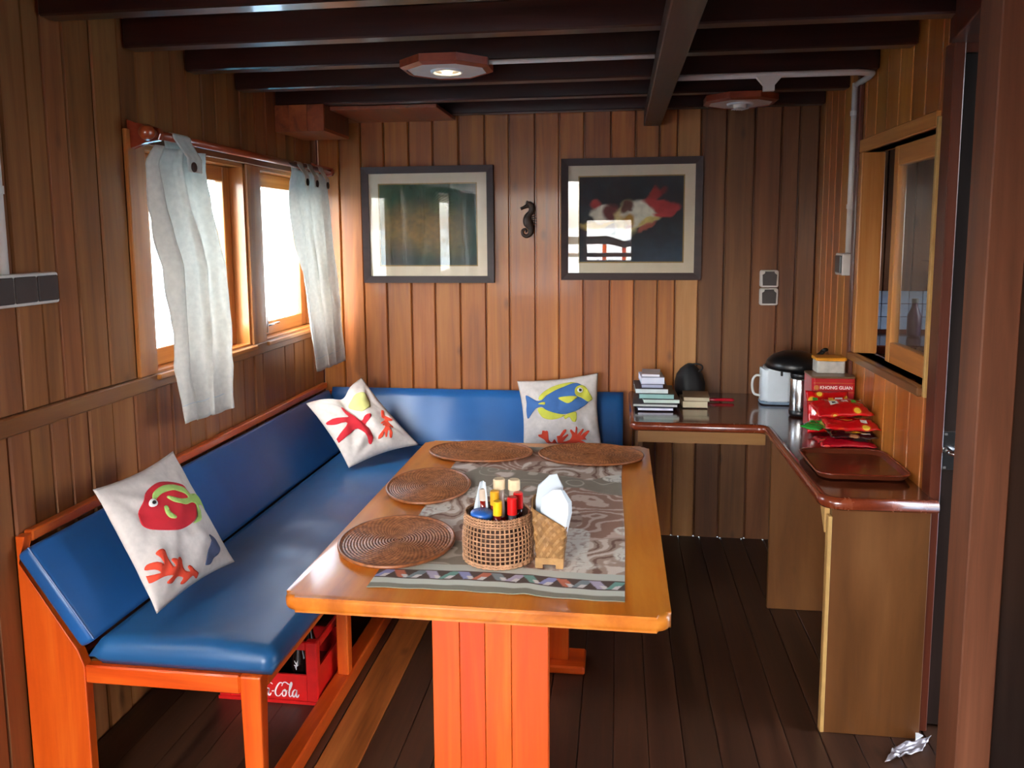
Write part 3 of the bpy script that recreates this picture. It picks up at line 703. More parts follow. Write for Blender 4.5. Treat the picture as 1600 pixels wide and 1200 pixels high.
for j in range(2):
    for s in (1, -1):
        tube(bm, [((.0875+.002*math.cos(2*PI*k/144*34*s))*math.cos(2*PI*k/144), (.0875+.002*math.cos(2*PI*k/144*34*s))*math.sin(2*PI*k/144), .004+j*.006+.002*math.sin(2*PI*k/144*34*s)) for k in range(144)], .0022, 4, closed=True)
obj('braided_foot', bm, M['cane'], bk, smooth=True)

M['yellow_cap'] = plain('yellow_cap', (240,190,20), .35); M['orange_cap'] = plain('amber_cap', (222,160,30), .35)
M['red_cap'] = plain('red_cap', (214,20,22), .35); M['cream_cap'] = plain('cream_cap', (226,200,160), .4); M['blue_cap'] = plain('blue_lid', (40,98,180), .35)
M['sauce'] = plain('red_sauce', (120,22,14), .12, spec=.7); M['brown_sauce'] = plain('brown_sauce', (50,18,12), .12, spec=.7)
M['clear'] = plain('pale_bottle_plastic', (200,180,160), .15, spec=.6); M['pepper'] = plain('grey_jar', (70,72,76), .15, spec=.6)
ZB = .7445+.0065
def bottle(name, label, x, y, r, h, caph, capr, bodym, capm, neck=True, band=None):
    o = thing(name, label, 'bottle', (x, y, ZB), group='sauce bottles in the cane basket')
    sh = h-caph
    if neck: prof = [(r*.9, 0), (r, .006), (r, sh*.62), (capr*.85, sh*.85), (capr*.85, sh+.002)]
    else: prof = [(r*.9, 0), (r, .006), (r, sh-.004), (r*.9, sh)]
    obj('bottle_body', lathe(bmesh.new(), prof, 20), bodym, o, smooth=True)
    obj('cap', lathe(bmesh.new(), [(capr, sh), (capr, h-.003), (capr*.85, h), (0, h)], 18, cap=False), capm, o, smooth=False)
    if band: obj('label_band', lathe(bmesh.new(), [(r+.0006, sh*.25), (r+.0006, sh*.55)], 20, cap=False), band, o, smooth=True)
    return o
jar = thing('spice_jar', 'small jar with a flat blue lid at the front of the basket', 'jar', (-.333, 1.902, ZB))
obj('jar_body', lathe(bmesh.new(), [(.023, 0), (.025, .005), (.025, .098), (.022, .104)], 20), M['clear'], jar, smooth=True)
ld = obj('jar_lid', lathe(bmesh.new(), [(.0275, .104), (.0285, .107), (.0285, .118), (.026, .122), (0, .123)], 24, cap=False), M['blue_cap'], jar, smooth=True)
obj('shaker_hole', bxs(*[(-.006+i*.006-.001, -.006+i*.006+.001, -.001, .001, .1228, .1236) for i in range(3)]), M['black'], ld)
bottle('sauce_bottle', 'sauce bottle with a bright yellow cap at the front of the basket', -.292, 1.894, .0125, .152, .036, .0115, M['sauce'], M['yellow_cap'])
bottle('sauce_bottle', 'sauce bottle with an amber cap behind the bright yellow cap', -.305, 1.930, .0135, .166, .036, .0115, M['sauce'], M['orange_cap'])
bottle('sauce_bottle', 'chilli bottle with a pointed red cap at the right of the basket', -.257, 1.905, .014, .160, .044, .0125, M['pepper'], M['red_cap'])
bottle('sauce_bottle', 'second red-capped bottle just behind the pointed red cap', -.247, 1.942, .014, .160, .040, .0125, M['brown_sauce'], M['red_cap'])
bottle('sauce_bottle', 'tall bottle with a cream cap and red label, left of two', -.299, 1.968, .0155, .186, .026, .0155, M['clear'], M['cream_cap'], band=M['red_cap'])
bottle('sauce_bottle', 'tall bottle with a cream cap at the back right of the basket', -.262, 1.978, .0155, .182, .026, .0155, M['clear'], M['cream_cap'])
bottle('sauce_bottle', 'dark red sauce bottle with a clear top beside the white sachet', -.337, 1.945, .0145, .166, .03, .011, M['sauce'], M['clear'])
sa = thing('paper_sachet', 'crumpled white paper sachet standing at the left of the basket', 'sachet', (-.356, 1.930, ZB))
n = 10; Ps = np.zeros((14, n, 3))
for i in range(14):
    for j in range(n):
        f = i/13; g = j/(n-1)
        wd = .050*(1-.72*f**2.2)
        Ps[i, j] = (-.006+.024*f + (g-.35)*wd, .008*math.sin(g*7+f*5)*(1-.3*f) + .012*f, f*.185)
so_ = obj('folded_paper', grid_mesh('folded_paper', Ps), M['paper'], sa, smooth=True); sm = so_.modifiers.new('thickness', 'SOLIDIFY'); sm.thickness = .001

# bamboo napkin holder
nh = thing('napkin_holder', 'woven bamboo napkin holder with a slanted mouth beside the basket', 'napkin holder', (-.163, 1.903, .7445))
def hold(u, f):   # u 0..1 round the square-ish wall, f height fraction
    a = 2*PI*u; sq = 1/(max(abs(math.cos(a)), abs(math.sin(a))))**.75
    r = (.034+.012*f)*sq
    x, yv = r*math.cos(a)*.98, r*math.sin(a)*.80
    top = .136 - .55*x + .2*yv
    return (x, yv, .012+(top-.012)*f)
def strip(bm, path, wdt, off):
    vs = []
    for (u, f) in path:
        p = hold(u, f); c = math.hypot(p[0], p[1]); ox, oy = p[0]/c*off, p[1]/c*off
        vs.append(((u, f), ox, oy))
    prev = None
    for (u, f), ox, oy in vs:
        a = hold(u-wdt, f); b = hold(u+wdt, f)
        va = bm.verts.new((a[0]+ox, a[1]+oy, a[2])); vb = bm.verts.new((b[0]+ox, b[1]+oy, b[2]))
        if prev: bm.faces.new((prev[0], prev[1], vb, va))
        prev = (va, vb)
bm = bmesh.new(); NUh = 40
Pg = np.array([[hold(i/NUh, f) for i in range(NUh+1)] for f in np.linspace(0, 1, 8)])
w_ = obj('holder_wall', grid_mesh('holder_wall', Pg), M['bamboo'], nh, smooth=True); sm = w_.modifiers.new('thickness', 'SOLIDIFY'); sm.thickness = .0025; sm.offset = -1
for s, mt in ((1, 'bamboo2'), (-1, 'bamboo')):
    for k in range(16):
        bm = bmesh.new(); path = []
        for i in range(15):
            f = i/14; path.append((k/16 + s*f*.25, f))
        prev = None
        for i, (u, f) in enumerate(path):
            wv = .0012 + .0011*(1 if (i//2 + k) % 2 == (0 if s > 0 else 1) else 0)
            a = hold(u-.013, f); b = hold(u+.013, f)
            pa = [c for c in a]; pb = [c for c in b]
            for q in (pa, pb):
                c = math.hypot(q[0], q[1]); q[0] += q[0]/c*wv; q[1] += q[1]/c*wv
            va, vb = bm.verts.new(pa), bm.verts.new(pb)
            if prev: bm.faces.new((prev[0], prev[1], vb, va))
            prev = (va, vb)
        obj('bamboo_strip', bm, M[mt], nh)
obj('foot_board', bxs((-.034, .034, -.030, .028, .010, .026), (-.034, -.016, -.030, .028, 0, .010), (.016, .034, -.030, .028, 0, .010)), M['bamboo2'], nh)
# folded napkins
def napkin(label, x, y, ang, lean, h, wd, zb=.04):
    o = thing('paper_napkin', label, 'napkin', (x, y, .7445+zb), ang, group='folded napkins in the bamboo holder')
    for j in range(4):
        out = [(-wd*.62, 0), (wd*.62, 0), (wd, h*.62), (wd*.92, h*.80), (wd*.35, h*(1-.012*j)), (-wd*.2, h*(.99-.01*j)), (-wd*.95, h*.84), (-wd, h*.66)]
        pts = [(p[0]+j*.0012, p[1]) for p in out]
        bm = prism(bmesh.new(), pts, 'Y', j*.0042, j*.0042+.0028, bev=.0006, seg=1)
        for v in bm.verts: v.co.y += lean*v.co.z + .06*v.co.z*v.co.z; v.co.x += .12*v.co.z
        obj('napkin_fold', bm, M['paper'], o)
    return o
napkin('white folded napkin standing taller at the back left of the bamboo holder', -.180, 1.908, .30, -.02, .185, .034)
napkin('white folded napkin leaning forward at the front right of the bamboo holder', -.158, 1.888, -.25, -.16, .165, .036)

# ------------------------------------------------------------------ bench
def hexa(pts, bev=.018, seg=3):
    """8 points: 4 of one end, 4 of the other, same order"""
    bm = bmesh.new(); v = [bm.verts.new(p) for p in pts]
    fs = [bm.faces.new((v[3], v[2], v[1], v[0])), bm.faces.new((v[4], v[5], v[6], v[7]))]
    for i in range(4): fs.append(bm.faces.new((v[i], v[(i+1) % 4], v[4+(i+1) % 4], v[4+i])))
    bmesh.ops.recalc_face_normals(bm, faces=bm.faces)
    if bev: bmesh.ops.bevel(bm, geom=list(bm.edges), offset=bev, segments=seg, profile=.5, affect='EDGES')
    return bm
bn = thing('corner_bench', 'orange wooden L-shaped corner bench frame under the blue pads', 'bench')
obj('end_panel', prism(bmesh.new(), [(-1.568, 0), (-1.395, 0), (-1.395, .425), (-1.412, .470), (-1.566, .700), (-1.540, .775), (-1.568, .775)], 'Y', 1.838, 1.868, bev=.003), M['orange_z'], bn)
obj('seat_rail', bx(-1.395, -.962, 1.838, 1.868, .378, .428, bev=.004), M['orange_x'], bn)
obj('leg', hexa([(-.962,1.838,.428),(-.905,1.838,.428),(-.905,1.885,.428),(-.962,1.885,.428),(-.955,1.838,0),(-.910,1.838,0),(-.910,1.871,0),(-.955,1.871,0)], .005, 2), M['orange_z'], bn)
for y in (2.50, 3.22): obj('leg', bx(-.948, -.908, y, y+.042, .055, .378, bev=.004), M['orange_z'], bn)
obj('leg', bx(-.03, .015, 3.42, 3.465, 0, .378, bev=.004), M['orange_z'], bn)
obj('seat_rail', bx(-.937, -.905, 1.885, 3.40, .378, .428, bev=.004), M['orange_y'], bn)
obj('seat_rail', bx(-.905, .02, 3.40, 3.43, .378, .428, bev=.004), M['orange_x'], bn)
obj('top_rail', bx(-1.568, -1.540, 1.868, 4.06, .752, .782, bev=.004), M['orange_y'], bn)
obj('top_rail', bx(-1.54, .02, 4.072, 4.098, .690, .735, bev=.003), M['orange_x'], bn)
for i, x in enumerate(frange(-1.555, -.955, .12)): obj('seat_slat', bx(x, x+.10 if x < -1.0 else x+.015, 1.87, 4.05, .408, .428), M['panel'], bn)
for y in frange(3.435, 4.02, .12): obj('seat_slat', bx(-.86, .02, y, y+.09, .408, .428), M['panel'], bn)
obj('side_panel', bx(.003, .025, 3.47, 4.07, 0, .405), M['orange_z'], bn)  # end panel added to block side light from the space under the counter
obj('plinth_board', bx(-.962, -.905, 1.872, 3.36, 0, .055, bev=.005), M['orange_y'], bn)
for a, b in zip(*(lambda s: (s[:-1], s[1:]))(frange(-1.565, -.964, .12))): obj('platform_board', bx(a+.001, b-.001, 1.872, 4.08, .001, .026), M['floor_light'] if False else M['floor'], bn)

def puff(o, lv=1):
    m = o.modifiers.new('round', 'SUBSURF'); m.levels = lv; m.render_levels = lv
    return o
# back pads (leaning), seat pads
yb = lambda z: 4.035-(.765-z)*.50-.006
A, B_, C_, D_ = (-1.560, .728), (-1.518, .756), (-1.350, .508), (-1.392, .482)
o = obj('back_pad', hexa([(p[0], 1.822, p[1]) for p in (A, B_, C_, D_)] + [(p[0], yb(p[1]), p[1]) for p in (A, B_, C_, D_)], .014, 3), M['vinyl'], None, 'long blue vinyl back pad leaning along the left wall', 'cushion', 'blue vinyl bench pads', smooth=True)
obj('seam', tube(bmesh.new(), [(B_[0]-.004, 1.826, B_[1]-.004), (C_[0]-.004, 1.826, C_[1]+.004)], .0025, 6), M['piping'], o)
A2, B2, C2, D2 = (4.068, .738), (4.028, .764), (3.908, .512), (3.950, .492)
nx = 46; prof = [A2, (4.052, .760), B2, (4.008, .722), (3.985, .675), (3.962, .626), (3.940, .580), (3.916, .530), (3.904, .500), (3.918, .482), (3.945, .478)]
Pb = np.zeros((len(prof)+1, nx, 3)); fr = fbm(len(prof)+1, nx, 3, 9, 4)
for i, p in enumerate(prof+[prof[0]]):
    for j in range(nx):
        f = j/(nx-1); fo = (.010*(fr[i, j]-.5) + .004*math.sin(f*31+i*.15)*math.sin(f*9)) if 2 < i < 8 else 0
        Pb[i, j] = (-1.50+1.525*f, p[0]+fo, p[1])
bm = bmesh.new(); me = grid_mesh('back_pad', Pb); bm.from_mesh(me); bmesh.ops.remove_doubles(bm, verts=bm.verts, dist=1e-5); bmesh.ops.holes_fill(bm, edges=bm.edges)
obj('back_pad', bm, M['vinyl'], None, 'blue vinyl back pad with soft creases along the far wall', 'cushion', 'blue vinyl bench pads', smooth=True)
def seat_pad(label, x0, x1, y0, y1, z0, z1, seed):
    nx_, ny_ = 28, 70
    u = np.linspace(0, 1, nx_); v = np.linspace(0, 1, ny_); Uu, Vv = np.meshgrid(u, v)
    d = np.minimum(np.minimum(Uu*(x1-x0), (1-Uu)*(x1-x0)), np.minimum(Vv*(y1-y0), (1-Vv)*(y1-y0)))
    h = np.sqrt(np.clip(1-(1-np.clip(d/.022, 0, 1))**2, 0, 1))
    nz = fbm(ny_, nx_, 8, 3, seed)
    wr_ = .0035*np.sin(Vv*44+Uu*5+nz*6)*sstep(.1, .5, Uu)*(1-sstep(.75, .98, Uu))*sstep(.55, .65, nz+.1)
    zt = (z0+z1)/2 + (z1-z0)/2*h + .012*(np.sin(PI*Uu)*.7)*np.clip(d/.06, 0, 1) + wr_*np.clip(d/.05, 0, 1) + .006*(nz-.5)*np.clip(d/.05, 0, 1)
    zb = (z0+z1)/2 - (z1-z0)/2*h
    top = np.stack([x0+Uu*(x1-x0), y0+Vv*(y1-y0), zt], -1); bot = np.stack([x0+Uu*(x1-x0), y0+Vv*(y1-y0), zb], -1)
    bm = bmesh.new(); a = grid_mesh('t', top); b = grid_mesh('b', bot, flip=True); bm.from_mesh(a); bm.from_mesh(b)
    bmesh.ops.remove_doubles(bm, verts=bm.verts, dist=1e-4); bpy.data.meshes.remove(a); bpy.data.meshes.remove(b)
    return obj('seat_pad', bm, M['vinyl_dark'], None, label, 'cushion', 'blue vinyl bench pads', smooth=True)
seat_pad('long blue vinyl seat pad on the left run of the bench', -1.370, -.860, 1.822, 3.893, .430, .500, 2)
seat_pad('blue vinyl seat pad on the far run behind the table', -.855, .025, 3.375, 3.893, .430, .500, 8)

# ------------------------------------------------------------------ pillows with applique
class Pillow:
    def __init__(s, name_label, corners, thick, pinch=.035, seed=1, n=44, fold=None, notch=0.0):
        s.c = [np.array(c, float) for c in corners]    # u0v0 u1v0 u1v1 u0v1 (front seen counter order handled by normal)
        s.t = thick; s.k = pinch; s.seed = seed; s.fold = fold; s.notch = notch
        nn = np.cross(s.c[1]-s.c[0], s.c[3]-s.c[0]); s.n = nn/np.linalg.norm(nn)
        if s.n @ (np.array([0, 0, 1.55])-s.c[0]) < 0: s.n = -s.n
        s.root = thing('throw_pillow', name_label, 'pillow', group='white cotton throw pillows on the bench')
        u = np.linspace(0, 1, n)
        for side, nm in ((1, 'front_cover'), (-1, 'back_cover')):
            P = np.array([[s.S(a, b, side) for a in u] for b in u])
            if side == 1: PF = P
            else: PB = P
        bm = bmesh.new(); a = grid_mesh('f', PF); b = grid_mesh('g', PB, flip=True); bm.from_mesh(a); bm.from_mesh(b)
        bmesh.ops.remove_doubles(bm, verts=bm.verts, dist=2e-4)
        s.cover = obj('cover', bm, M['canvas'], s.root, smooth=True)
    def S(s, u, v, side=1, off=0.0):
        uu = u + s.k*math.sin(PI*v)*(1-2*u); vv = v + s.k*math.sin(PI*u)*(1-2*v)
        vv += s.notch*math.exp(-((u-.5)/.17)**2)*(1-v)**2
        c = s.c; p = (c[0]*(1-uu)+c[1]*uu)*(1-vv) + (c[3]*(1-uu)+c[2]*uu)*vv
        e = max(0., math.sin(PI*u)*math.sin(PI*v)); h = s.t*e**.55
        nz = mnoise.noise((u*4.0+s.seed*7, v*4.0, side*3.0))*.015 + mnoise.noise((u*10+s.seed, v*10, side*9.0))*.004
        # creases running in from the corners
        for (cu, cv) in ((0,0),(1,0),(1,1),(0,1)):
            d = math.hypot(u-cu, v-cv); a = math.atan2(abs(v-cv), abs(u-cu)+1e-6)
            nz += .006*math.sin(a*11)*math.exp(-((d-.28)/.16)**2)
        if s.fold: h += s.fold(u, v)
        return p + s.n*(side*h + nz*min(1, e*2.2) + side*off)
    def uv(s, q, quad):
        """design sheet point -> (u, v) by inverse bilinear on the sheet's own corner points"""
        u = v = .5; Q = [np.array(x, float) for x in quad]; q = np.array(q, float)
        for _ in range(12):
            uu = u + s.k*math.sin(PI*v)*(1-2*u); vv = v + s.k*math.sin(PI*u)*(1-2*v)
            f = (Q[0]*(1-uu)+Q[1]*uu)*(1-vv)+(Q[3]*(1-uu)+Q[2]*uu)*vv - q
            du = (Q[1]-Q[0])*(1-vv)+(Q[2]-Q[3])*vv; dv = (Q[3]-Q[0])*(1-uu)+(Q[2]-Q[1])*uu
            J = np.array([du, dv]).T
            st = np.linalg.solve(J, f); u -= st[0]; v -= st[1]
        return (min(.985, max(.015, u)), min(.985, max(.015, v)))
    def patch(s, name, poly, quad, mat, off=.0016, smooth=4, parent=None, label=None):
        pts = smooth_pts(poly, smooth, closed=True) if smooth > 1 else poly
        uvp = [s.uv(p, quad) for p in pts]
        us = [p[0] for p in uvp]; vs = [p[1] for p in uvp]
        inn = [Vector((a, b)) for a in np.arange(min(us), max(us), .02) for b in np.arange(min(vs), max(vs), .02)]
        co = [Vector(p) for p in uvp] + inn; n = len(uvp)
        r = delaunay_2d_cdt(co, [], [list(range(n))], 1, 1e-5)
        bm = bmesh.new(); bv = [bm.verts.new(s.S(p[0], p[1], 1, off)) for p in r[0]]
        for f in r[2]:
            try: bm.faces.new([bv[i] for i in f])
            except ValueError: pass
        o = obj(name, bm, mat, parent or s.root, label, smooth=True)
        m = o.modifiers.new('felt', 'SOLIDIFY'); m.thickness = .0016; m.offset = 0
        return o
def circ(cx, cy, r, ry=None, n=14): return [(cx+r*math.cos(2*PI*k/n), cy+(ry or r)*math.sin(2*PI*k/n)) for k in range(n)]

p1 = Pillow('white pillow with a round red fish and coral leaning at the near end', [(-1.40,1.927,.880), (-1.40,2.322,.880), (-1.184,2.272,.545), (-1.228,1.914,.545)], .055, seed=1)
q1 = [(85,290), (622,31), (1036,773), (514,1122)]
p1.patch('fish', [(325,520),(322,450),(345,370),(400,305),(480,282),(560,292),(625,330),(665,385),(682,460),(665,530),(620,585),(550,620),(480,622),(400,602),(345,570)], q1, M['red_felt'], label='round red fish')
p1.patch('fish_stripe', [(385,400),(400,350),(450,318),(520,308),(590,325),(640,365),(690,362),(735,400),(755,460),(735,440),(700,445),(718,490),(700,550),(640,580),(680,520),(685,450),(650,430),(590,452),(520,440),(475,405),(480,390),(540,412),(600,408),(610,390),(570,362),(510,352),(450,368),(415,400),(400,425)], q1, M['green_felt'], off=.0034, label='light green stripe and tail')
p1.patch('fish_fin', [(448,462),(465,462),(480,500),(515,535),(510,550),(480,540),(455,500)], q1, M['green_felt'], off=.0034)
p1.patch('eye', circ(384, 433, 28), q1, M['white_felt'], off=.005, smooth=1); p1.patch('pupil', circ(386, 432, 13), q1, M['black'], off=.0065, smooth=1)
p1.patch('coral', [(725,885),(725,915),(680,905),(640,950),(615,950),(625,915),(590,905),(560,945),(530,950),(525,935),(550,905),(500,905),(450,930),(415,925),(410,885),(450,885),(475,880),(440,855),(405,845),(405,815),(440,812),(480,835),(450,790),(425,760),(440,738),(470,745),(500,800),(530,850),(545,850),(520,815),(525,800),(555,810),(585,850),(590,840),(560,805),(575,790),(605,805),(630,870),(660,880),(645,850),(655,840),(690,870)], q1, M['coral_felt'], smooth=3, label='orange-red branching coral')
p1.patch('shell', [(795,635),(830,630),(865,655),(885,695),(880,745),(845,775),(825,795),(805,825),(775,835),(765,825),(775,740)], q1, M['navy_felt'], label='slate blue shell')

def fold2(u, v): return .028*math.exp(-((u-.42-.10*v)/.06)**2)*math.sin(PI*min(1, v*1.1)) * -1
p2 = Pillow('white pillow with a red starfish and lime disc slumped in the bench corner', [(-1.42,3.465,.795), (-1.263,3.80,.858), (-.939,3.653,.565), (-1.192,3.369,.525)], .055, pinch=.045, seed=4, fold=fold2, notch=.10)
q2 = [(95,379), (709,96), (1344,836), (566,1094)]
p2.patch('starfish', [(430,475),(470,490),(540,555),(600,585),(660,600),(670,565),(730,560),(735,595),(700,650),(740,710),(780,790),(775,870),(745,870),(715,810),(610,720),(540,770),(450,835),(405,840),(410,800),(500,665),(400,665),(330,645),(300,625),(340,605),(500,592),(485,555),(435,500)], q2, M['red_felt'], smooth=3, label='red starfish')
p2.patch('coral', [(880,520),(915,520),(915,575),(1000,610),(1000,630),(955,625),(1010,680),(1010,705),(960,690),(1000,760),(995,810),(970,805),(965,750),(945,740),(940,800),(920,800),(915,745),(890,800),(855,815),(850,785),(900,720),(910,690),(885,690),(885,675),(925,650),(870,670),(865,655),(910,625),(920,605),(880,595)], q2, M['coral_felt'], smooth=2, label='small orange coral sprig')
p2.patch('lime_disc', [(500,375),(540,320),(620,305),(700,325),(745,395),(740,480),(690,500),(640,515),(600,495),(540,455),(505,420)], q2, M['pale_lime'], label='pale lime disc')

p3 = Pillow('white pillow with a blue and yellow fish standing against the far pad', [(-.505,3.955,.826), (-.099,3.955,.875), (-.075,3.835,.524), (-.46,3.835,.524)], .055, seed=9)
q3 = [(143,203), (1231,91), (1283,1103), (228,1073)]
p3.patch('dorsal_fin', [(450,470),(480,410),(560,340),(680,280),(800,245),(900,232),(990,262),(900,300),(700,350),(560,420),(500,480)], q3, M['lime_felt'])
p3.patch('anal_fin', [(440,600),(500,590),(620,640),(800,680),(780,700),(700,735),(600,742),(510,715),(460,660)], q3, M['lime_felt'])
p3.patch('pelvic_fin', [(790,700),(860,660),(945,640),(955,700),(945,765),(900,765),(860,710),(810,735)], q3, M['lime_felt'])
p3.patch('fish', [(270,425),(300,420),(420,490),(500,488),(560,430),(680,350),(800,290),(900,248),(980,250),(1060,320),(1130,420),(1110,500),(1040,570),(940,630),(800,672),(680,660),(560,620),(500,580),(430,590),(370,640),(300,722),(280,620),(285,520)], q3, M['blue_felt'], off=.0034, label='blue fish body and tail')
p3.patch('face', [(930,360),(950,300),(1010,272),(1070,300),(1120,380),(1158,452),(1125,490),(1090,495),(1020,450),(950,420)], q3, M['lime_felt'], off=.005)
p3.patch('side_fin', [(715,460),(770,440),(960,436),(920,490),(850,530),(780,505)], q3, M['lime_felt'], off=.005)
p3.patch('tail_mark', [(450,540),(470,525),(540,515),(540,550),(500,548)], q3, M['lime_felt'], off=.005, smooth=2)
p3.patch('eye', circ(1000, 345, 36), q3, M['white_felt'], off=.0066, smooth=1); p3.patch('pupil', circ(1002, 345, 18), q3, M['black'], off=.0082, smooth=1)
p3.patch('coral', [(570,1055),(525,1000),(450,960),(445,935),(490,930),(500,885),(540,890),(575,895),(580,1000),(620,1030),(650,995),(670,1010),(700,1060),(690,960),(730,950),(780,880),(815,870),(810,905),(760,975),(830,930),(840,950),(770,1020),(860,1000),(890,940),(865,890),(885,870),(930,910),(945,835),(965,850),(960,930),(1030,860),(1045,880),(1000,950),(1090,880),(1120,890),(1060,970),(1085,995),(1000,1000),(1080,1040),(1070,1060),(980,1030),(900,1050),(860,1060),(700,1058)], q3, M['coral_felt'], smooth=2, label='orange-red coral along the bottom')

# ------------------------------------------------------------------ curtains and rod
rd = thing('curtain_rod', 'reddish wooden curtain rod with knob brackets above the left window', 'curtain rod', (XL+.095, 0, 1.882))
obj('rod', tube(bmesh.new(), [(0, 2.42, 0), (0, 4.06, 0)], .0135, 14), M['rod'], rd, smooth=True)
for yk in (2.455, 4.02):
    obj('bracket', prism(bmesh.new(), [(-.094, -.05), (-.094, .05), (-.07, .035), (-.02, .028), (.016, .018), (.024, 0), (.016, -.02), (-.03, -.026), (-.07, -.035)], 'Y', yk-.011, yk+.011, bev=.004), M['rod'], rd)
obj('knob', lathe(bmesh.new(), [(.0, -.026), (.018, -.02), (.026, 0), (.018, .02), (0, .026)], 16, cap=False), M['rod'], rd, loc=(0, 2.405, 0), rot=(PI/2, 0, 0), smooth=True)
def curtain(label, rows, X0, folds, amp, tabs, seed, buttons, group='white cotton tab-top curtains'):
    """rows: (z, y_left, y_right) from top to hem"""
    root = thing('curtain', label, 'curtain', group=group)
    zs = [r[0] for r in rows]; nv, nu = 60, 90
    zz = np.linspace(zs[0], zs[-1], nv); ya = np.interp(-zz, [-z for z in zs], [r[1] for r in rows]); yb_ = np.interp(-zz, [-z for z in zs], [r[2] for r in rows])
    u = np.linspace(0, 1, nu); P = np.zeros((nv, nu, 3)); nz = fbm(nv, nu, 3, 5, seed)
    for i in range(nv):
        f = i/(nv-1)
        tri = lambda q: 2/PI*np.arcsin(.97*np.sin(q))
        ph = 2*PI*folds*u + .9*np.sin(2.2*f+seed) + 3*(nz[i]-.5)
        A = amp*(.45+.75*np.sin(PI*min(1, .15+f*.6)))*(1-.35*max(0, f-.7)/.3)
        P[i, :, 0] = X0 + A*tri(ph) + .2*A*np.sin(2.3*ph+1) + .03*f*f
        P[i, :, 1] = ya[i]+(yb_[i]-ya[i])*(u + .035*np.cos(ph)*(1-u)*u*4)
        P[i, :, 2] = zz[i] + .006*np.sin(ph)*f - .02*f*(u-.5)*rows[-1][3]
    c = obj('panel', grid_mesh('panel', P), M['curtain'], root, smooth=True); m = c.modifiers.new('thickness', 'SOLIDIFY'); m.thickness = .0012
    hem = P[-5:-3].copy(); hem[:, :, 0] += .0016; hem[1, :, 2] = hem[0, :, 2]-.0025
    obj('hem_stitch', grid_mesh('hem_stitch', hem), M['paper'], root, smooth=True)
    rx, rz, rr = XL+.095, 1.882, .0155
    for (ty, tw) in tabs:
        pts = []
        top = zz[0]
        pts.append((rx-.014, top-.012)); pts.append((rx-rr, rz-.005))
        for k in range(7):
            a = PI - PI*k/6; pts.append((rx+rr*math.cos(a), rz+rr*math.sin(a)))
        pts.append((rx+rr, rz-.005)); pts.append((X0+amp+.016, top-.03)); pts.append((X0+amp+.016, top-.075))
        Pt = np.array([[(x+.0015*math.sin(j*2.1), ty+(j/8-.5)*tw*(1+.12*math.sin(i)), z) for j in range(9)] for i, (x, z) in enumerate(pts)])
        t_ = obj('tab', grid_mesh('tab', Pt), M['curtain'], root, smooth=True); m = t_.modifiers.new('thickness', 'SOLIDIFY'); m.thickness = .0014
    for by in buttons:
        obj('button', lathe(bmesh.new(), [(0, .004), (.012, .005), (.0165, .003), (.017, 0), (0, 0)], 18, cap=False), M['button'], root, loc=(X0+amp+.0175, by, zz[0]-.058), rot=(0, PI/2, 0), smooth=True)
    return root
curtain('nearer white curtain with one dark button drawn together over the window', [(1.845, 2.42, 2.74, 0), (1.79, 2.37, 2.735, 0), (1.64, 2.40, 2.76, 0), (1.45, 2.47, 2.80, 0), (1.10, 2.45, 2.805, 0), (.925, 2.455, 2.80, 1.0)], XL+.105, 2.6, .030, [(2.585, .105)], 3, [2.575])
curtain('farther white curtain with three dark buttons by the corner', [(1.862, 3.52, 3.90, 0), (1.80, 3.49, 3.92, 0), (1.67, 3.51, 3.94, 0), (1.40, 3.56, 3.985, 0), (1.14, 3.60, 4.02, 0), (.905, 3.635, 4.055, .4)], XL+.105, 3.4, .020, [(3.60, .06), (3.72, .06), (3.86, .06)], 5, [3.60, 3.72, 3.86])
curtain('white curtain on the near side of the window behind the camera', [(1.862, .22, .62, 0), (1.5, .20, .66, 0), (.90, .22, .70, 0)], XL+.105, 3.0, .022, [(.30, .06), (.50, .06)], 6, [.30, .50])
curtain('white curtain on the far side of the window behind the camera', [(1.862, .95, 1.33, 0), (1.5, .92, 1.34, 0), (.90, .88, 1.36, 0)], XL+.105, 3.0, .022, [(1.02, .06), (1.22, .06)], 8, [1.02, 1.22])
rod2 = thing('curtain_rod', 'reddish wooden curtain rod on the left wall behind the camera', 'curtain rod', (XL+.095, 0, 1.882))
obj('rod', tube(bmesh.new(), [(0, .12, 0), (0, 1.44, 0)], .0135, 14), M['rod'], rod2, smooth=True)
for yk in (.16, 1.40): obj('bracket', bx(-.094, .012, yk-.011, yk+.011, -.02, .02, bev=.004), M['rod'], rod2)

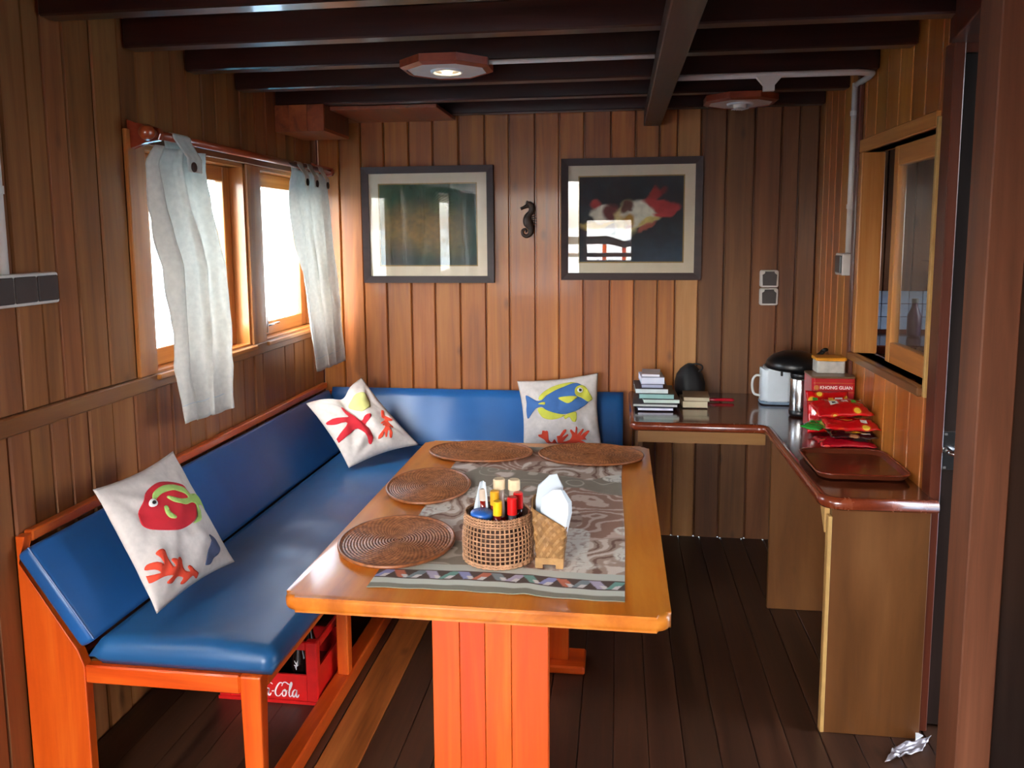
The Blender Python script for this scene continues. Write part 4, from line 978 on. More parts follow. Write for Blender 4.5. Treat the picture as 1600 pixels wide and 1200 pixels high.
# ------------------------------------------------------------------ framed photographs
def picture(label, x0, x1, z0, z1, tilt, paint, fw=.035, mw=.05):
    root = thing('framed_picture', label, 'picture', ((x0+x1)/2, YB-.004, z0), group='dark framed photographs on the far wall')
    w, h = x1-x0, z1-z0
    root.rotation_euler = (tilt, 0, -.004)
    bm = bmesh.new()
    o_ = [(-w/2, 0), (w/2, 0), (w/2, h), (-w/2, h)]; i_ = [(-w/2+fw, fw), (w/2-fw, fw), (w/2-fw, h-fw), (-w/2+fw, h-fw)]
    for k in range(4):
        a, b, c, d = o_[k], o_[(k+1) % 4], i_[(k+1) % 4], i_[k]
        f = [bm.verts.new((p[0], -.026, p[1])) for p in (a, b)] + [bm.verts.new((p[0], -.020, p[1])) for p in (c, d)]
        g = [bm.verts.new((p[0], 0, p[1])) for p in (a, b, c, d)]
        bm.faces.new(f); bm.faces.new(g[::-1])
        for q in range(4): bm.faces.new((f[q], f[(q+1) % 4], g[(q+1) % 4], g[q]))
    obj('frame', bm, M['frame_dark'], root)
    iw, ih = w/2-fw, h-2*fw; mx = mw
    bm = bmesh.new(); box(bm, -iw, iw, -.010, -.006, fw, fw+mx); box(bm, -iw, iw, -.010, -.006, h-fw-mx, h-fw); box(bm, -iw, -iw+mx, -.010, -.006, fw+mx, h-fw-mx); box(bm, iw-mx, iw, -.010, -.006, fw+mx, h-fw-mx)
    obj('mat_board', bm, M['mat_board'], root)
    bm = bmesh.new(); g = .006; a, b, c, d = -iw+mx, iw-mx, fw+mx, h-fw-mx
    box(bm, a, b, -.009, -.005, c, c+g); box(bm, a, b, -.009, -.005, d-g, d); box(bm, a, a+g, -.009, -.005, c+g, d-g); box(bm, b-g, b, -.009, -.005, c+g, d-g)
    obj('slip', bm, M['slip'], root)
    NW, NH = 190, 150
    Ug, Vg = np.meshgrid(np.linspace(0, 1, NW), np.linspace(0, 1, NH))
    cols = paint(Ug, 1-Vg, NH, NW)
    P = np.stack([a+Ug*(b-a), np.full_like(Ug, -.004), c+Vg*(d-c)], -1)
    obj('print', grid_mesh('print', P, cols), M['print'], root)
    obj('glass', bx(-iw, iw, -.0145, -.0125, fw, h-fw), M['pglass'], root)
    return root
def paint_reef(U, V, h, w):
    img = np.ones((h, w, 3))*np.array(lin((30,64,42)))
    n = fbm(h, w, 5, 6, 3); n2 = fbm(h, w, 22, 22, 9)
    img = over(img, sstep(.35, .7, n)*.7, (20,74,46)); img = over(img, (1-sstep(0, .25, V))*.7, (22,62,32))
    img = over(img, sstep(.65, 1, U)*.75, (40,66,66)); img = over(img, ell(U, V, .40, .55, .34, .26, 0, .7)*.85*(.6+.6*n2), (146,108,50))
    img = over(img, ell(U, V, .72, .62, .16, .30, 0, .7)*.6*(.5+.7*n2), (120,92,44))
    ang = np.arctan2(V-.32, U-.45); rad = np.hypot(U-.45, V-.32)
    img = over(img, sstep(.3, .9, np.sin(ang*60+n2*6))*sstep(.05, .15, rad)*(1-sstep(.22, .36, rad))*sstep(-1.2, -.6, ang)*(1-sstep(.1, .5, ang))*.7, (112,140,84))
    img = over(img, (1-sstep(.05, .18, 1-V))*.5, (40,52,60)); img = over(img, (1-sstep(.1, .35, np.hypot(U-.2, V-.95)))*.4, (30,44,60))
    img *= (.7+.6*n2)[..., None]
    return img
def paint_creature(U, V, h, w):
    img = np.ones((h, w, 3))*np.array(lin((14,26,36)))
    n = fbm(h, w, 5, 6, 13); n2 = fbm(h, w, 20, 20, 19)
    img = over(img, sstep(.45, .75, n)*.6, (28,46,58)); img = over(img, sstep(.55, 1, V)*sstep(.3, .7, U)*.7, (50,74,96))
    n4 = fbm(h, w, 7, 8, 29, 2); n5 = fbm(h, w, 7, 8, 39, 2)
    U = U + .03*(n2-.5) + .09*(n4-.5); V = V + .04*(n2-.5) + .10*(n5-.5)
    img = over(img, ell(U, V, .16, .33, .045, .045, 0, .5), (170,50,48))
    img = over(img, ell(U, V, .17, .56, .15, .045, -8, .3), (190,160,90)); img = over(img, ell(U, V, .25, .62, .17, .04, -8, .5)*.8, (80,60,84))
    img = over(img, ell(U, V, .24, .43, .115, .10, -20, .2), (216,206,190)); img = over(img, ell(U, V, .31, .41, .085, .095, -10, .25), (104,44,46))
    img = over(img, ell(U, V, .47, .50, .12, .20, 5, .25), (196,180,130)); img = over(img, ell(U, V, .60, .44, .17, .13, 5, .25), (214,212,196))
    img = over(img, ell(U, V, .48, .36, .065, .07, 0, .3), (92,50,40)); img = over(img, ell(U, V, .48, .50, .06, .05, 0, .4), (178,130,50)); pass
    img = over(img, ell(U, V, .47, .57, .05, .05, 0, .5), (120,60,56)); img = over(img, ell(U, V, .68, .52, .11, .035, -25, .4), (204,184,110))
    img = over(img, ell(U, V, .66, .60, .09, .035, -35, .4)*.8, (176,90,70))
    img = over(img, ell(U, V, .735, .24, .055, .125, 10, .25), (150,32,34)); img = over(img, ell(U, V, .80, .34, .15, .06, 8, .3), (168,40,44)); img = over(img, ell(U, V, .84, .42, .11, .045, -18, .3), (176,48,52)); img = over(img, ell(U, V, .80, .20, .03, .05, 30, .5)*.6, (140,30,34))
    img *= (.75+.5*n2)[..., None]
    return img
picture('dark framed photograph of a green reef scene, left of the seahorse', -1.325, -.635, 1.313, 1.908, .012, paint_reef)
picture('dark framed photograph of a red and white sea creature, right of the seahorse', -.292, .400, 1.328, 1.930, .012, paint_creature)

# seahorse ornament
sh = thing('seahorse_ornament', 'small dark iron seahorse hung between the two pictures', 'ornament', (-.464, YB-.016, 1.635))
sp = smooth_pts([(.002,0,.078),(.016,0,.070),(.024,0,.052),(.016,0,.034),(.002,0,.012),(.000,0,-.010),(.010,0,-.030),(.018,0,-.050),(.014,0,-.074),(-.004,0,-.086),(-.022,0,-.078),(-.026,0,-.060),(-.014,0,-.050),(-.006,0,-.058),(-.010,0,-.066)], 5)
rr_ = np.interp(np.linspace(0, 1, len(sp)), [0,.07,.14,.22,.32,.40,.48,.6,.75,.9,1], [.012,.018,.017,.013,.022,.026,.018,.011,.008,.006,.004])
obj('body', tube(bmesh.new(), sp, list(rr_), 10, flat=((0,1,0), .5)), M['iron'], sh, smooth=True)
obj('snout', tube(bmesh.new(), smooth_pts([(.006,0,.070),(-.016,0,.060),(-.034,0,.052)], 3), [.013,.011,.009,.007,.007,.007,.008], 8, flat=((0,1,0), .55)), M['iron'], sh, smooth=True)
obj('crest', prism(bmesh.new(), [(-.010,.078),(.000,.094),(.008,.086),(.016,.092),(.020,.080),(.028,.074),(.02,.066)], 'Y', -.004, .004), M['iron'], sh)
for k in range(6):
    a = math.radians(38-k*15)
    obj('fin_ray', tube(bmesh.new(), [(.012, 0, .012-k*.006), (.012+.036*math.cos(a), 0, .012-k*.006+.036*math.sin(a))], [.0035, .0022], 6), M['iron'], sh)

# ------------------------------------------------------------------ counter along the right rear corner
ct = thing('corner_counter', 'L-shaped dark mahogany counter on plywood panels in the right corner', 'counter')
ZC1 = .76
outl = [(.063+.012, YB-.003), (.063, YB-.02), (.063, 3.405)] + [(.075, 3.39)] + [(.575, 3.39)]
for k in range(1, 6):
    a = .5*PI*k/6; outl.append((.575+.04*math.sin(a), 3.35+.04*math.cos(a)))
outl += [(.615, 3.345), (.618, 2.50)]
for k in range(1, 6):
    a = .5*PI*k/6; outl.append((.618+.05*(1-math.cos(a)), 2.50-.05*math.sin(a)))
outl += [(.668, 2.448), (XR-.003, 2.452), (XR-.003, YB-.003)]
obj('worktop', prism(bmesh.new(), outl, 'Z', ZC1-.030, ZC1-.002, bev=.004), M['counter'], ct)
# rounded wooden nosing along the free edge
edge = [(.063, YB-.02), (.063, 3.405), (.075, 3.39), (.575, 3.39)]
for k in range(1, 6):
    a = .5*PI*k/6; edge.append((.575+.04*math.sin(a), 3.35+.04*math.cos(a)))
edge += [(.615, 3.345), (.618, 2.50)]
for k in range(1, 6):
    a = .5*PI*k/6; edge.append((.618+.05*(1-math.cos(a)), 2.50-.05*math.sin(a)))
edge += [(.668, 2.448), (XR-.004, 2.452)]
bm = bmesh.new(); prev = None
for i, e in enumerate(edge):
    p = np.array(e); a = np.array(edge[max(i-1, 0)]); b = np.array(edge[min(i+1, len(edge)-1)]); t = b-a; t /= np.linalg.norm(t); nrm = np.array([-t[1], t[0]])
    sec = []
    for (o_, z) in ((.010, ZC1-.034), (-.004, ZC1-.034), (-.011, ZC1-.026), (-.012, ZC1-.014), (-.008, ZC1-.003), (0, ZC1+.002), (.012, ZC1+.002)):
        q = p + nrm*o_; sec.append(bm.verts.new((q[0], q[1], z)))
    if prev:
        for k in range(len(sec)): bm.faces.new((prev[k], prev[(k+1) % len(sec)], sec[(k+1) % len(sec)], sec[k]))
    else: bm.faces.new(sec)
    prev = sec
bm.faces.new(prev[::-1])
obj('nosing', bm, M['counter_edge'], ct, smooth=True)
obj('apron', bx(.085, .612, 3.405, 3.425, .672, .726), M['panel_pale'] if 'panel_pale' in M else M['panel'], ct)
obj('apron', bx(.655, .675, 2.50, 3.30, .69, .726), M['panel'], ct)
obj('end_panel', bx(.645, .928, 2.462, 2.486, 0, .726, bev=.002), M['panel'], ct)
obj('edge_strip', bx(.634, .646, 2.460, 2.488, 0, .70, bev=.002), M['pale'], ct)
obj('bracket', prism(bmesh.new(), [(2.49, .726), (2.56, .726), (2.49, .64)], 'X', .63, .645), M['pale'], ct)
obj('middle_panel', bx(.622, XR-.004, 3.31, 3.332, 0, .726, bev=.002), M['panel'], ct)
obj('side_panel', bx(.085, .107, 3.42, YB-.004, 0, .726, bev=.002), M['panel'], ct)
ZT = ZC1+.0025

# stack of books
def book(label, x0, x1, y0, y1, z0, h, cover, page=(226,226,220), rot=0.0, group='books and booklets on the counter'):
    o = thing('book', label, 'book', ((x0+x1)/2, (y0+y1)/2, z0), rot, group=group)
    w, d = (x1-x0)/2, (y1-y0)/2
    c = plain('book_cover', cover, .5, noise=.03)
    obj('pages', bx(-w+.003, w-.002, -d+.001, d-.003, .0016, h-.0016), plain('book_pages', page, .9, noise=.03), o)
    obj('cover', bxs((-w, w, -d, d, 0, .0016), (-w, w, -d, d, h-.0016, h), (-w, w, d-.0025, d, .0016, h-.0016)), c, o)
    return o
z = ZT
bk_ = [('thin booklet with a blue cover at the bottom of the stack', .085, .245, 3.62, 3.83, .013, (40,44,80), (236,238,250), .02),
       ('grey magazine second from the bottom of the stack', .070, .270, 3.64, 3.90, .012, (70,66,70), (190,196,190), -.03),
       ('pale green-edged book in the middle of the stack', .110, .275, 3.66, 3.88, .018, (60,50,52), (206,222,210), .03),
       ('teal-edged paperback near the middle of the stack', .095, .255, 3.67, 3.90, .022, (40,74,76), (150,190,184), -.02),
       ('white-edged book just above the teal paperback', .075, .225, 3.68, 3.90, .022, (48,42,46), (214,224,222), .02),
       ('small grey-blue book second from the top of the stack', .105, .205, 3.70, 3.86, .016, (92,96,120), (178,184,206), .0),
       ('pale lilac paperback leaning near the top of the stack', .100, .208, 3.71, 3.87, .030, (196,200,220), (222,226,240), .05),
       ('thin white booklet lying on top of the stack', .110, .195, 3.73, 3.88, .012, (190,184,186), (230,230,234), -.06)]
for lab, x0, x1, y0, y1, h, cv, pg, rt in bk_:
    book(lab, x0, x1, y0, y1, z, h, cv, pg, rt); z += h+.0004
book('thick cream paperback lying flat beside the stack of books', .290, .405, 3.70, 3.86, ZT, .030, (150,132,100), (214,200,168), .02)
book('thin cream book on top of the thick cream paperback', .300, .418, 3.70, 3.86, ZT+.0305, .018, (140,120,92), (206,192,160), -.05)
pn = thing('red_pen_case', 'slim glossy red case lying on the back counter', 'pen case', (.475, 3.86, ZT))
obj('case_body', tube(bmesh.new(), [(-.068, 0, .008), (-.06, 0, .008), (.062, 0, .008), (.07, 0, .008)], [.004, .008, .008, .003], 12), plain('red_gloss', (196,24,48), .2, coat=.5), pn, smooth=True)
obj('clip', bx(-.05, -.01, -.002, .002, .0155, .0175), M['steel'], pn)
# black drawstring bag
bg = thing('black_bag', 'soft black drawstring camera bag beside the books', 'bag', (.345, 3.965, ZT))
def lump(rx, ry, prof, seg, seed, amp):
    bm = bmesh.new(); rings = []
    for (r, z) in prof:
        ring = []
        for k in range(seg):
            a = 2*PI*k/seg; q = 1 + amp*mnoise.noise((math.cos(a)*1.6+seed, math.sin(a)*1.6, z*14))
            ring.append(bm.verts.new((rx*r*q*math.cos(a), ry*r*q*math.sin(a), z)))
        rings.append(ring)
    for a, b in zip(rings[:-1], rings[1:]):
        for k in range(seg): bm.faces.new((a[k], a[(k+1) % seg], b[(k+1) % seg], b[k]))
    bm.faces.new(rings[0][::-1]); bm.faces.new(rings[-1]); return bm
obj('bag_body', lump(.078, .06, [(.80, 0), (.98, .012), (1.0, .04), (.95, .075), (.80, .11), (.55, .138), (.30, .156), (.12, .165)], 26, 3, .18), M['black_cloth'], bg, smooth=True)
obj('strap', tube(bmesh.new(), smooth_pts([(.0,-.01,.16),(.03,-.015,.165),(.055,-.02,.158),(.058,-.02,.142),(.04,-.03,.13)], 4), .004, 6), M['black_cloth'], bg, smooth=True)

# white jug, steel flask, black pan
M['appliance'] = plain('white_enamel', (206,214,220), .3, noise=.015)
kt = thing('electric_jug', 'white rounded-box electric jug with a loop handle on the counter', 'jug', (.735, 3.865, ZT))
obj('jug_body', prism(bmesh.new(), rrect(-.072, .072, -.055, .055, .03, 6), 'Z', .012, .165, bev=.012, seg=3), M['appliance'], kt, smooth=True)
obj('jug_base', prism(bmesh.new(), rrect(-.074, .074, -.057, .057, .03, 6), 'Z', 0, .012, bev=.003), plain('blue_grey_plastic', (120,140,160), .4), kt)
obj('jug_lid', prism(bmesh.new(), rrect(-.058, .058, -.045, .045, .025, 6), 'Z', .165, .178, bev=.005), M['grey_plastic'], kt, smooth=True)
obj('jug_handle', tube(bmesh.new(), smooth_pts([(-.068,0,.125),(-.09,0,.128),(-.105,0,.11),(-.108,0,.075),(-.098,0,.04),(-.068,0,.032)], 5), .0055, 8), M['white_plastic'], kt, smooth=True)
fk = thing('steel_flask', 'shiny stainless steel flask with a black base beside the jug', 'flask', (.788, 3.60, ZT))
obj('flask_body', lathe(bmesh.new(), [(.043, .02), (.044, .024), (.044, .160), (.040, .168)], 28), M['steel'], fk, smooth=True)
obj('flask_base', lathe(bmesh.new(), [(.042, 0), (.0455, .004), (.0455, .022), (.043, .024)], 28), M['black'], fk, smooth=True)
obj('flask_cap', lathe(bmesh.new(), [(.041, .167), (.043, .170), (.043, .184), (.040, .188), (0, .188)], 28, cap=False), M['black'], fk, smooth=True)
pa = thing('black_pan', 'black domed pan with a stub handle resting upside down on the flask', 'pan', (.772, 3.67, ZT+.1885), .0)
obj('pan_dome', lathe(bmesh.new(), [(.090, 0), (.116, .008), (.122, .020), (.114, .044), (.090, .066), (.05, .082), (0, .086)], 36), M['black'], pa, smooth=True)
obj('pan_handle', tube(bmesh.new(), smooth_pts([(.085,0,.055),(.110,.0,.072),(.126,0,.088),(.128,-.02,.094)], 4), .012, 8, flat=((0,0,1), .7)), M['black'], pa, smooth=True)
obj('pan_clip', bx(-.075, -.065, -.105, -.097, -.012, .008, bev=.002), M['black'], pa)

# biscuit tin with lettering, container on top
tn = thing('biscuit_tin', 'tall square red biscuit tin with white KHONG GUAN lettering', 'tin', (.852, 3.381, ZT))
tw, td, th = .083, .075, .222
obj('tin_body', prism(bmesh.new(), rrect(-tw, tw, -td, td, .012, 4), 'Z', 0, th-.008, bev=.002), M['red_tin'], tn)
obj('tin_lid', prism(bmesh.new(), rrect(-tw-.002, tw+.002, -td-.002, td+.002, .013, 4), 'Z', th-.008, th, bev=.003), M['tin_lid'], tn)
tm = text_mesh('KHONG GUAN', .0182, 1.0); lt = obj('lettering', tm, M['white_ink'], tn, loc=(.009, -td-.0008, th-.045), rot=(PI/2, 0, 0))
obj('emblem', lathe(bmesh.new(), [(0, 0), (.0095, 0), (.0095, .001), (0, .001)], 20, cap=False), M['gold'], tn, loc=(-.066, -td-.0002, th-.045), rot=(PI/2, 0, 0))
em = obj('emblem_ring', tube(bmesh.new(), [(.0068*math.cos(2*PI*k/16), -td-.0014, .0068*math.sin(2*PI*k/16)) for k in range(16)], .0008, 4, closed=True), M['red_tin'], tn, loc=(-.066, 0, th-.045))
obj('emblem_bar', bxs((-.071, -.061, -td-.0019, -td-.0012, th-.0456, th-.0444), (-.0666, -.0654, -td-.0019, -td-.0012, th-.050, th-.040)), M['red_tin'], tn)
obj('print_line', bxs((-.078, .078, -td-.0006, -td, th-.027, th-.0258), (-.078, .078, -td-.0006, -td, th-.064, th-.0628)), M['gold'], tn)
cn = thing('plastic_tub', 'clear plastic tub with an orange-yellow lid standing on the tin', 'container', (.860, 3.43, ZT+th+.0005))
obj('tub_body', prism(bmesh.new(), rrect(-.056, .056, -.045, .045, .012, 4), 'Z', 0, .050, bev=.003), plain('frosted_plastic', (190,186,178), .25, noise=.08, nscale=40), cn)
obj('tub_lid', prism(bmesh.new(), rrect(-.061, .061, -.050, .050, .014, 4), 'Z', .050, .064, bev=.004), plain('orange_lid', (226,150,34), .35), cn)

# snack packets
def packet_mat(name, base, spots, seed):
    m, t, p, out = nodes(name); L = t.links.new; N = t.nodes.new
    tc = N('ShaderNodeTexCoord'); v = N('ShaderNodeTexVoronoi'); v.inputs['Scale'].default_value = 16; 
    mp = N('ShaderNodeMapping'); mp.inputs['Location'].default_value = (seed, seed*.7, 0); L(tc.outputs['Object'], mp.inputs[0]); L(mp.outputs[0], v.inputs['Vector'])
    r = ramp(t, [(0.0, lin4(spots[0])), (.22, lin4(spots[1])), (.30, lin4(base)), (1, lin4(base))]); r.color_ramp.interpolation = 'CONSTANT'
    L(v.outputs['Distance'], r.inputs[0]); L(r.outputs[0], p.inputs['Base Color'])
    p.inputs['Roughness'].default_value = .16; p.inputs['Specular IOR Level'].default_value = .7; p.inputs['Coat Weight'].default_value = .4
    n = N('ShaderNodeTexNoise'); n.inputs['Scale'].default_value = 26; L(mp.outputs[0], n.inputs['Vector'])
    bp = N('ShaderNodeBump'); bp.inputs['Strength'].default_value = .55; bp.inputs['Distance'].default_value = .01; L(n.outputs['Fac'], bp.inputs['Height']); L(bp.outputs[0], p.inputs['Normal'])
    return m
def packet(label, loc, rot, lw, lh, th_, mat, seed, marks=()):
    o = thing('snack_packet', label, 'snack packet', loc, rot[2], group='shiny snack packets piled by the tin')
    n = 22; Pt = np.zeros((n, n, 3)); Pb_ = np.zeros((n, n, 3))
    for i in range(n):
        for j in range(n):
            u, v = j/(n-1)*2-1, i/(n-1)*2-1
            e = max(0, 1-abs(u)**3.2)*max(0, 1-v*v); h = th_/2*e**.6
            wv = .006*mnoise.noise((u*3+seed, v*3, 1))+.003*math.sin(v*16)*max(0, abs(u)-.7)
            x, y = u*lw/2*(1-.05*(1-v*v)), v*lh/2*(1-.06*(1-abs(u)))
            Pt[i, j] = (x, y, h+wv); Pb_[i, j] = (x, y, -h*.85+wv)
    bm = bmesh.new(); a = grid_mesh('a', Pt); b = grid_mesh('b', Pb_, flip=True); bm.from_mesh(a); bm.from_mesh(b); bmesh.ops.remove_doubles(bm, verts=bm.verts, dist=3e-4)
    R_ = Matrix.Rotation(rot[0], 4, 'X') @ Matrix.Rotation(rot[1], 4, 'Y')
    bmesh.ops.transform(bm, matrix=R_, verts=bm.verts)
    obj('wrapper', bm, mat, o, smooth=True)
    for (mu, mv, mw, mh, mm) in marks:
        k = 8; Q = np.zeros((k, k, 3))
        for i in range(k):
            for j in range(k):
                u = mu+(j/(k-1)-.5)*mw; v = mv+(i/(k-1)-.5)*mh
                e = max(0, 1-abs(u)**3.2)*max(0, 1-v*v); h = th_/2*e**.6 + .006*mnoise.noise((u*3+seed, v*3, 1))+.0012
                q = R_ @ Vector((u*lw/2*(1-.05*(1-v*v)), v*lh/2*(1-.06*(1-abs(u))), h)); Q[i, j] = q
        obj('printed_mark', grid_mesh('printed_mark', Q), mm, o, smooth=True)
    return o
RP = packet_mat('red_wrapper', (198,14,20), ((236,190,60), (214,60,20)), 1.3)
RP2 = packet_mat('crimson_wrapper', (176,10,30), ((220,60,60), (150,10,24)), 4.1)
GP = packet_mat('green_wrapper', (40,140,50), ((200,220,110), (150,196,70)), 2.2)
DP = packet_mat('dark_wrapper', (48,22,24), ((160,110,70), (100,60,44)), 5.5)
mw_ = plain('white_label', (226,222,214), .3); mk = plain('dark_print', (60,40,36), .4); my = plain('yellow_print', (232,180,40), .35); mg = plain('green_print', (70,150,50), .35)
px_, py_ = .832, 3.07
packet('flat crimson packet at the bottom of the snack pile', (px_, py_-.02, ZT+.021), (.0, 0, .05), .205, .13, .036, RP2, 1, ((.45, -.5, .5, .35, mk),))
packet('dark brown packet lying second from the bottom of the snack pile', (px_+.025, py_-.01, ZT+.052), (.03, .0, -.02), .17, .12, .022, DP, 2, ((.1, -.45, .9, .22, my), (.5, -.6, .4, .12, mw_)))
packet('green packet sticking out at the left of the snack pile', (px_-.085, py_+.07, ZT+.062), (.05, -.10, .9), .10, .08, .024, GP, 3)
packet('pointed red packet in the middle of the snack pile', (px_+.020, py_-.005, ZT+.086), (.08, .0, -.05), .195, .13, .042, RP, 4, ((.45, -.35, .25, .3, mw_), (-.2, -.2, .5, .12, my)))
packet('large glossy red packet near the top of the snack pile', (px_-.005, py_+.045, ZT+.136), (.22, -.03, .10), .205, .14, .046, RP, 5, ((-.25, .0, .32, .4, mw_), (.2, .15, .22, .35, mw_), (.55, .2, .2, .3, mg), (-.25, .0, .14, .2, mk)))
packet('red packet with white squares propped upright against the tin', (px_-.01, py_+.193, ZT+.088), (1.25, .0, .03), .165, .17, .040, RP, 6, ((-.62, .5, .24, .32, mg), (-.2, .42, .24, .32, mw_), (.12, .55, .24, .25, my), (.5, .50, .36, .36, mw_)))
# serving tray
tr = thing('serving_tray', 'dark reddish rounded wooden tray at the near end of the counter', 'tray', (.790, 2.800, ZT))
bm = bmesh.new(); rings = []
for (ins, zz_) in ((.012, 0), (0, .016), (.004, .018), (.010, .016), (.020, .006)):
    rings.append([bm.verts.new((x, y, zz_)) for x, y in rrect(-.148+ins, .148-ins, -.165+ins, .165-ins, .05-ins*.5, 7)])
bm.faces.new(rings[0][::-1]); bm.faces.new(rings[-1])
for a, b in zip(rings[:-1], rings[1:]):
    for k in range(len(a)): bm.faces.new((a[k], a[(k+1) % len(a)], b[(k+1) % len(a)], b[k]))
obj('tray_body', bm, M['tray'], tr, smooth=False)
rp = [(x, y, .0175) for x, y in rrect(-.146, .146, -.163, .163, .049, 7)]
obj('tray_rim', tube(bmesh.new(), rp, .0028, 6, closed=True), M['counter_edge'], tr, smooth=True)

# ------------------------------------------------------------------ electrical fittings
sk = thing('wall_socket', 'double grey wall socket with white surround on the far wall', 'socket', (.727, YB-.001, 1.29))
for zz_ in (.044, -.044):
    g = obj('socket_surround', prism(bmesh.new(), rrect(-.043, .043, zz_-.042, zz_+.042, .010, 4), 'Y', -.034, 0, bev=.004), M['conduit'], sk)
    obj('flap', prism(bmesh.new(), [(-.032, zz_-.033), (.032, zz_-.033), (.034, zz_+.020), (.022, zz_+.026), (.022, zz_+.036), (-.022, zz_+.036), (-.022, zz_+.026), (-.034, zz_+.020)], 'Y', -.040, -.0335, bev=.002), M['dark_switch'], sk)
sw = thing('switch_box', 'grey rocker switch box below the conduit on the right wall', 'switch', (XR+.001, 3.50, 1.425))
obj('switch_body', prism(bmesh.new(), rrect(-.055, .055, -.045, .045, .008, 4), 'X', -.045, 0, bev=.004), M['conduit'], sw)
obj('rocker', bx(-.052, -.044, -.045, .035, -.036, .036, bev=.003), M['dark_switch'], sw)
cd = thing('electrical_conduit', 'white conduit pipe running down the right wall and along the ceiling', 'conduit', (0, 0, 0))
obj('wall_pipe', tube(bmesh.new(), [(XR-.016, 3.47, 1.472), (XR-.016, 3.47, 2.148)], .0125, 12), M['conduit'], cd, smooth=True)
for zz_ in (1.66, 2.03): obj('pipe_clip', lathe(bmesh.new(), [(.0155, zz_-.009), (.0155, zz_+.009)], 14, c=(XR-.016, 3.47, 0)), M['conduit'], cd)
obj('ceiling_pipe', tube(bmesh.new(), [(.20, 3.19, 2.139), (.86, 3.19, 2.139), (.92, 3.22, 2.139), (XR-.016, 3.30, 2.139), (XR-.016, 3.45, 2.139)], .0115, 10), M['conduit'], cd, smooth=True)
obj('junction', prism(bmesh.new(), [(-.05, .0), (.05, 0), (.02, -.035), (.02, -.055), (-.02, -.055), (-.02, -.035)], 'Y', 3.178, 3.20), M['conduit'], cd, loc=(.545, 0, 2.135))
obj('ceiling_pipe', tube(bmesh.new(), [(-.50, 2.80, 2.140), (.11, 2.80, 2.140)], .008, 8), M['conduit'], cd, smooth=True)
cd2 = thing('electrical_conduit', 'white conduit pipe dropping to the triple switch at the left edge', 'conduit', (XL+.016, 1.858, 0))
obj('wall_pipe', tube(bmesh.new(), [(0, 0, 1.462), (0, 0, 2.15)], .0125, 12), M['conduit'], cd2, smooth=True)
obj('pipe_clip', lathe(bmesh.new(), [(.0155, 1.665), (.0155, 1.685)], 14), M['conduit'], cd2)
s3 = thing('triple_switch', 'row of three dark rocker switches at the left edge of the wall', 'switch', (XL-.001, 1.90, 1.42))
obj('switch_body', prism(bmesh.new(), rrect(-.13, .125, -.042, .042, .008, 4), 'X', 0, .042, bev=.004), M['conduit'], s3)
for k in range(3): obj('rocker', bx(.040, .047, -.123+k*.082, -.045+k*.082, -.034, .034, bev=.003), M['dark_switch'], s3)

# ceiling lamps
def lamp(label, x, y, r, lit):
    o = thing('ceiling_lamp', label, 'lamp', (x, y, 2.118), PI/8, group='octagonal ceiling lamps under the beams')
    def octo(rr): return [(rr*math.cos(2*PI*k/8), rr*math.sin(2*PI*k/8)) for k in range(8)]
    bm = bmesh.new(); R0, R1 = octo(r), octo(r-.022)
    for k in range(8):
        k2 = (k+1) % 8
        A = [bm.verts.new((*R0[k], .008)), bm.verts.new((*R0[k2], .008)), bm.verts.new((*R1[k2], 0)), bm.verts.new((*R1[k], 0))]
        Bq = [bm.verts.new((p[0], p[1], .033)) for p in (R0[k], R0[k2], R1[k2], R1[k])]
        bm.faces.new(A[::-1]); bm.faces.new(Bq)
        for q in range(4): bm.faces.new((A[q], A[(q+1) % 4], Bq[(q+1) % 4], Bq[q]))
    obj('wooden_surround', bm, M['jamb_red'], o)
    obj('diffuser_plate', prism(bmesh.new(), octo(r-.0225), 'Z', .004, .010), plain('lamp_plate', (206,190,178), .5, noise=.02), o)
    obj('socket_ring', lathe(bmesh.new(), [(.058, .004), (.056, -.002), (.048, -.004), (.046, .003)], 28, cap=False), M['white_plastic'], o, smooth=True)
    if lit:
        obj('bulb', lathe(bmesh.new(), [(0, -.008), (.010, -.007), (.017, -.003), (.018, .003)], 20, cap=False), emissive('bulb_glow', (255,236,190), 7.0), o, smooth=True)
    else:
        obj('bulb', lathe(bmesh.new(), [(.030, .003), (.030, -.012), (.024, -.018), (0, -.019)], 20, cap=False), plain('frosted_bulb', (206,206,196), .25), o, smooth=True)
        obj('bulb_ridge', bxs(*[(-.024+k*.012-.002, -.024+k*.012+.002, -.03, .03, -.021, -.017) for k in range(5)]), M['conduit'], o)
M['jamb_red'] = wood('lamp_surround_wood', (110,40,20), (140,58,30), (160,78,44), 'X', rough=.35, coat=.3, vary=.05, knots=False)
lamp('lit octagonal ceiling lamp with a white plate under the left beams', -.60, 2.83, .165, True)
lamp('unlit octagonal ceiling lamp near the right rear corner', .52, 3.74, .165, False)

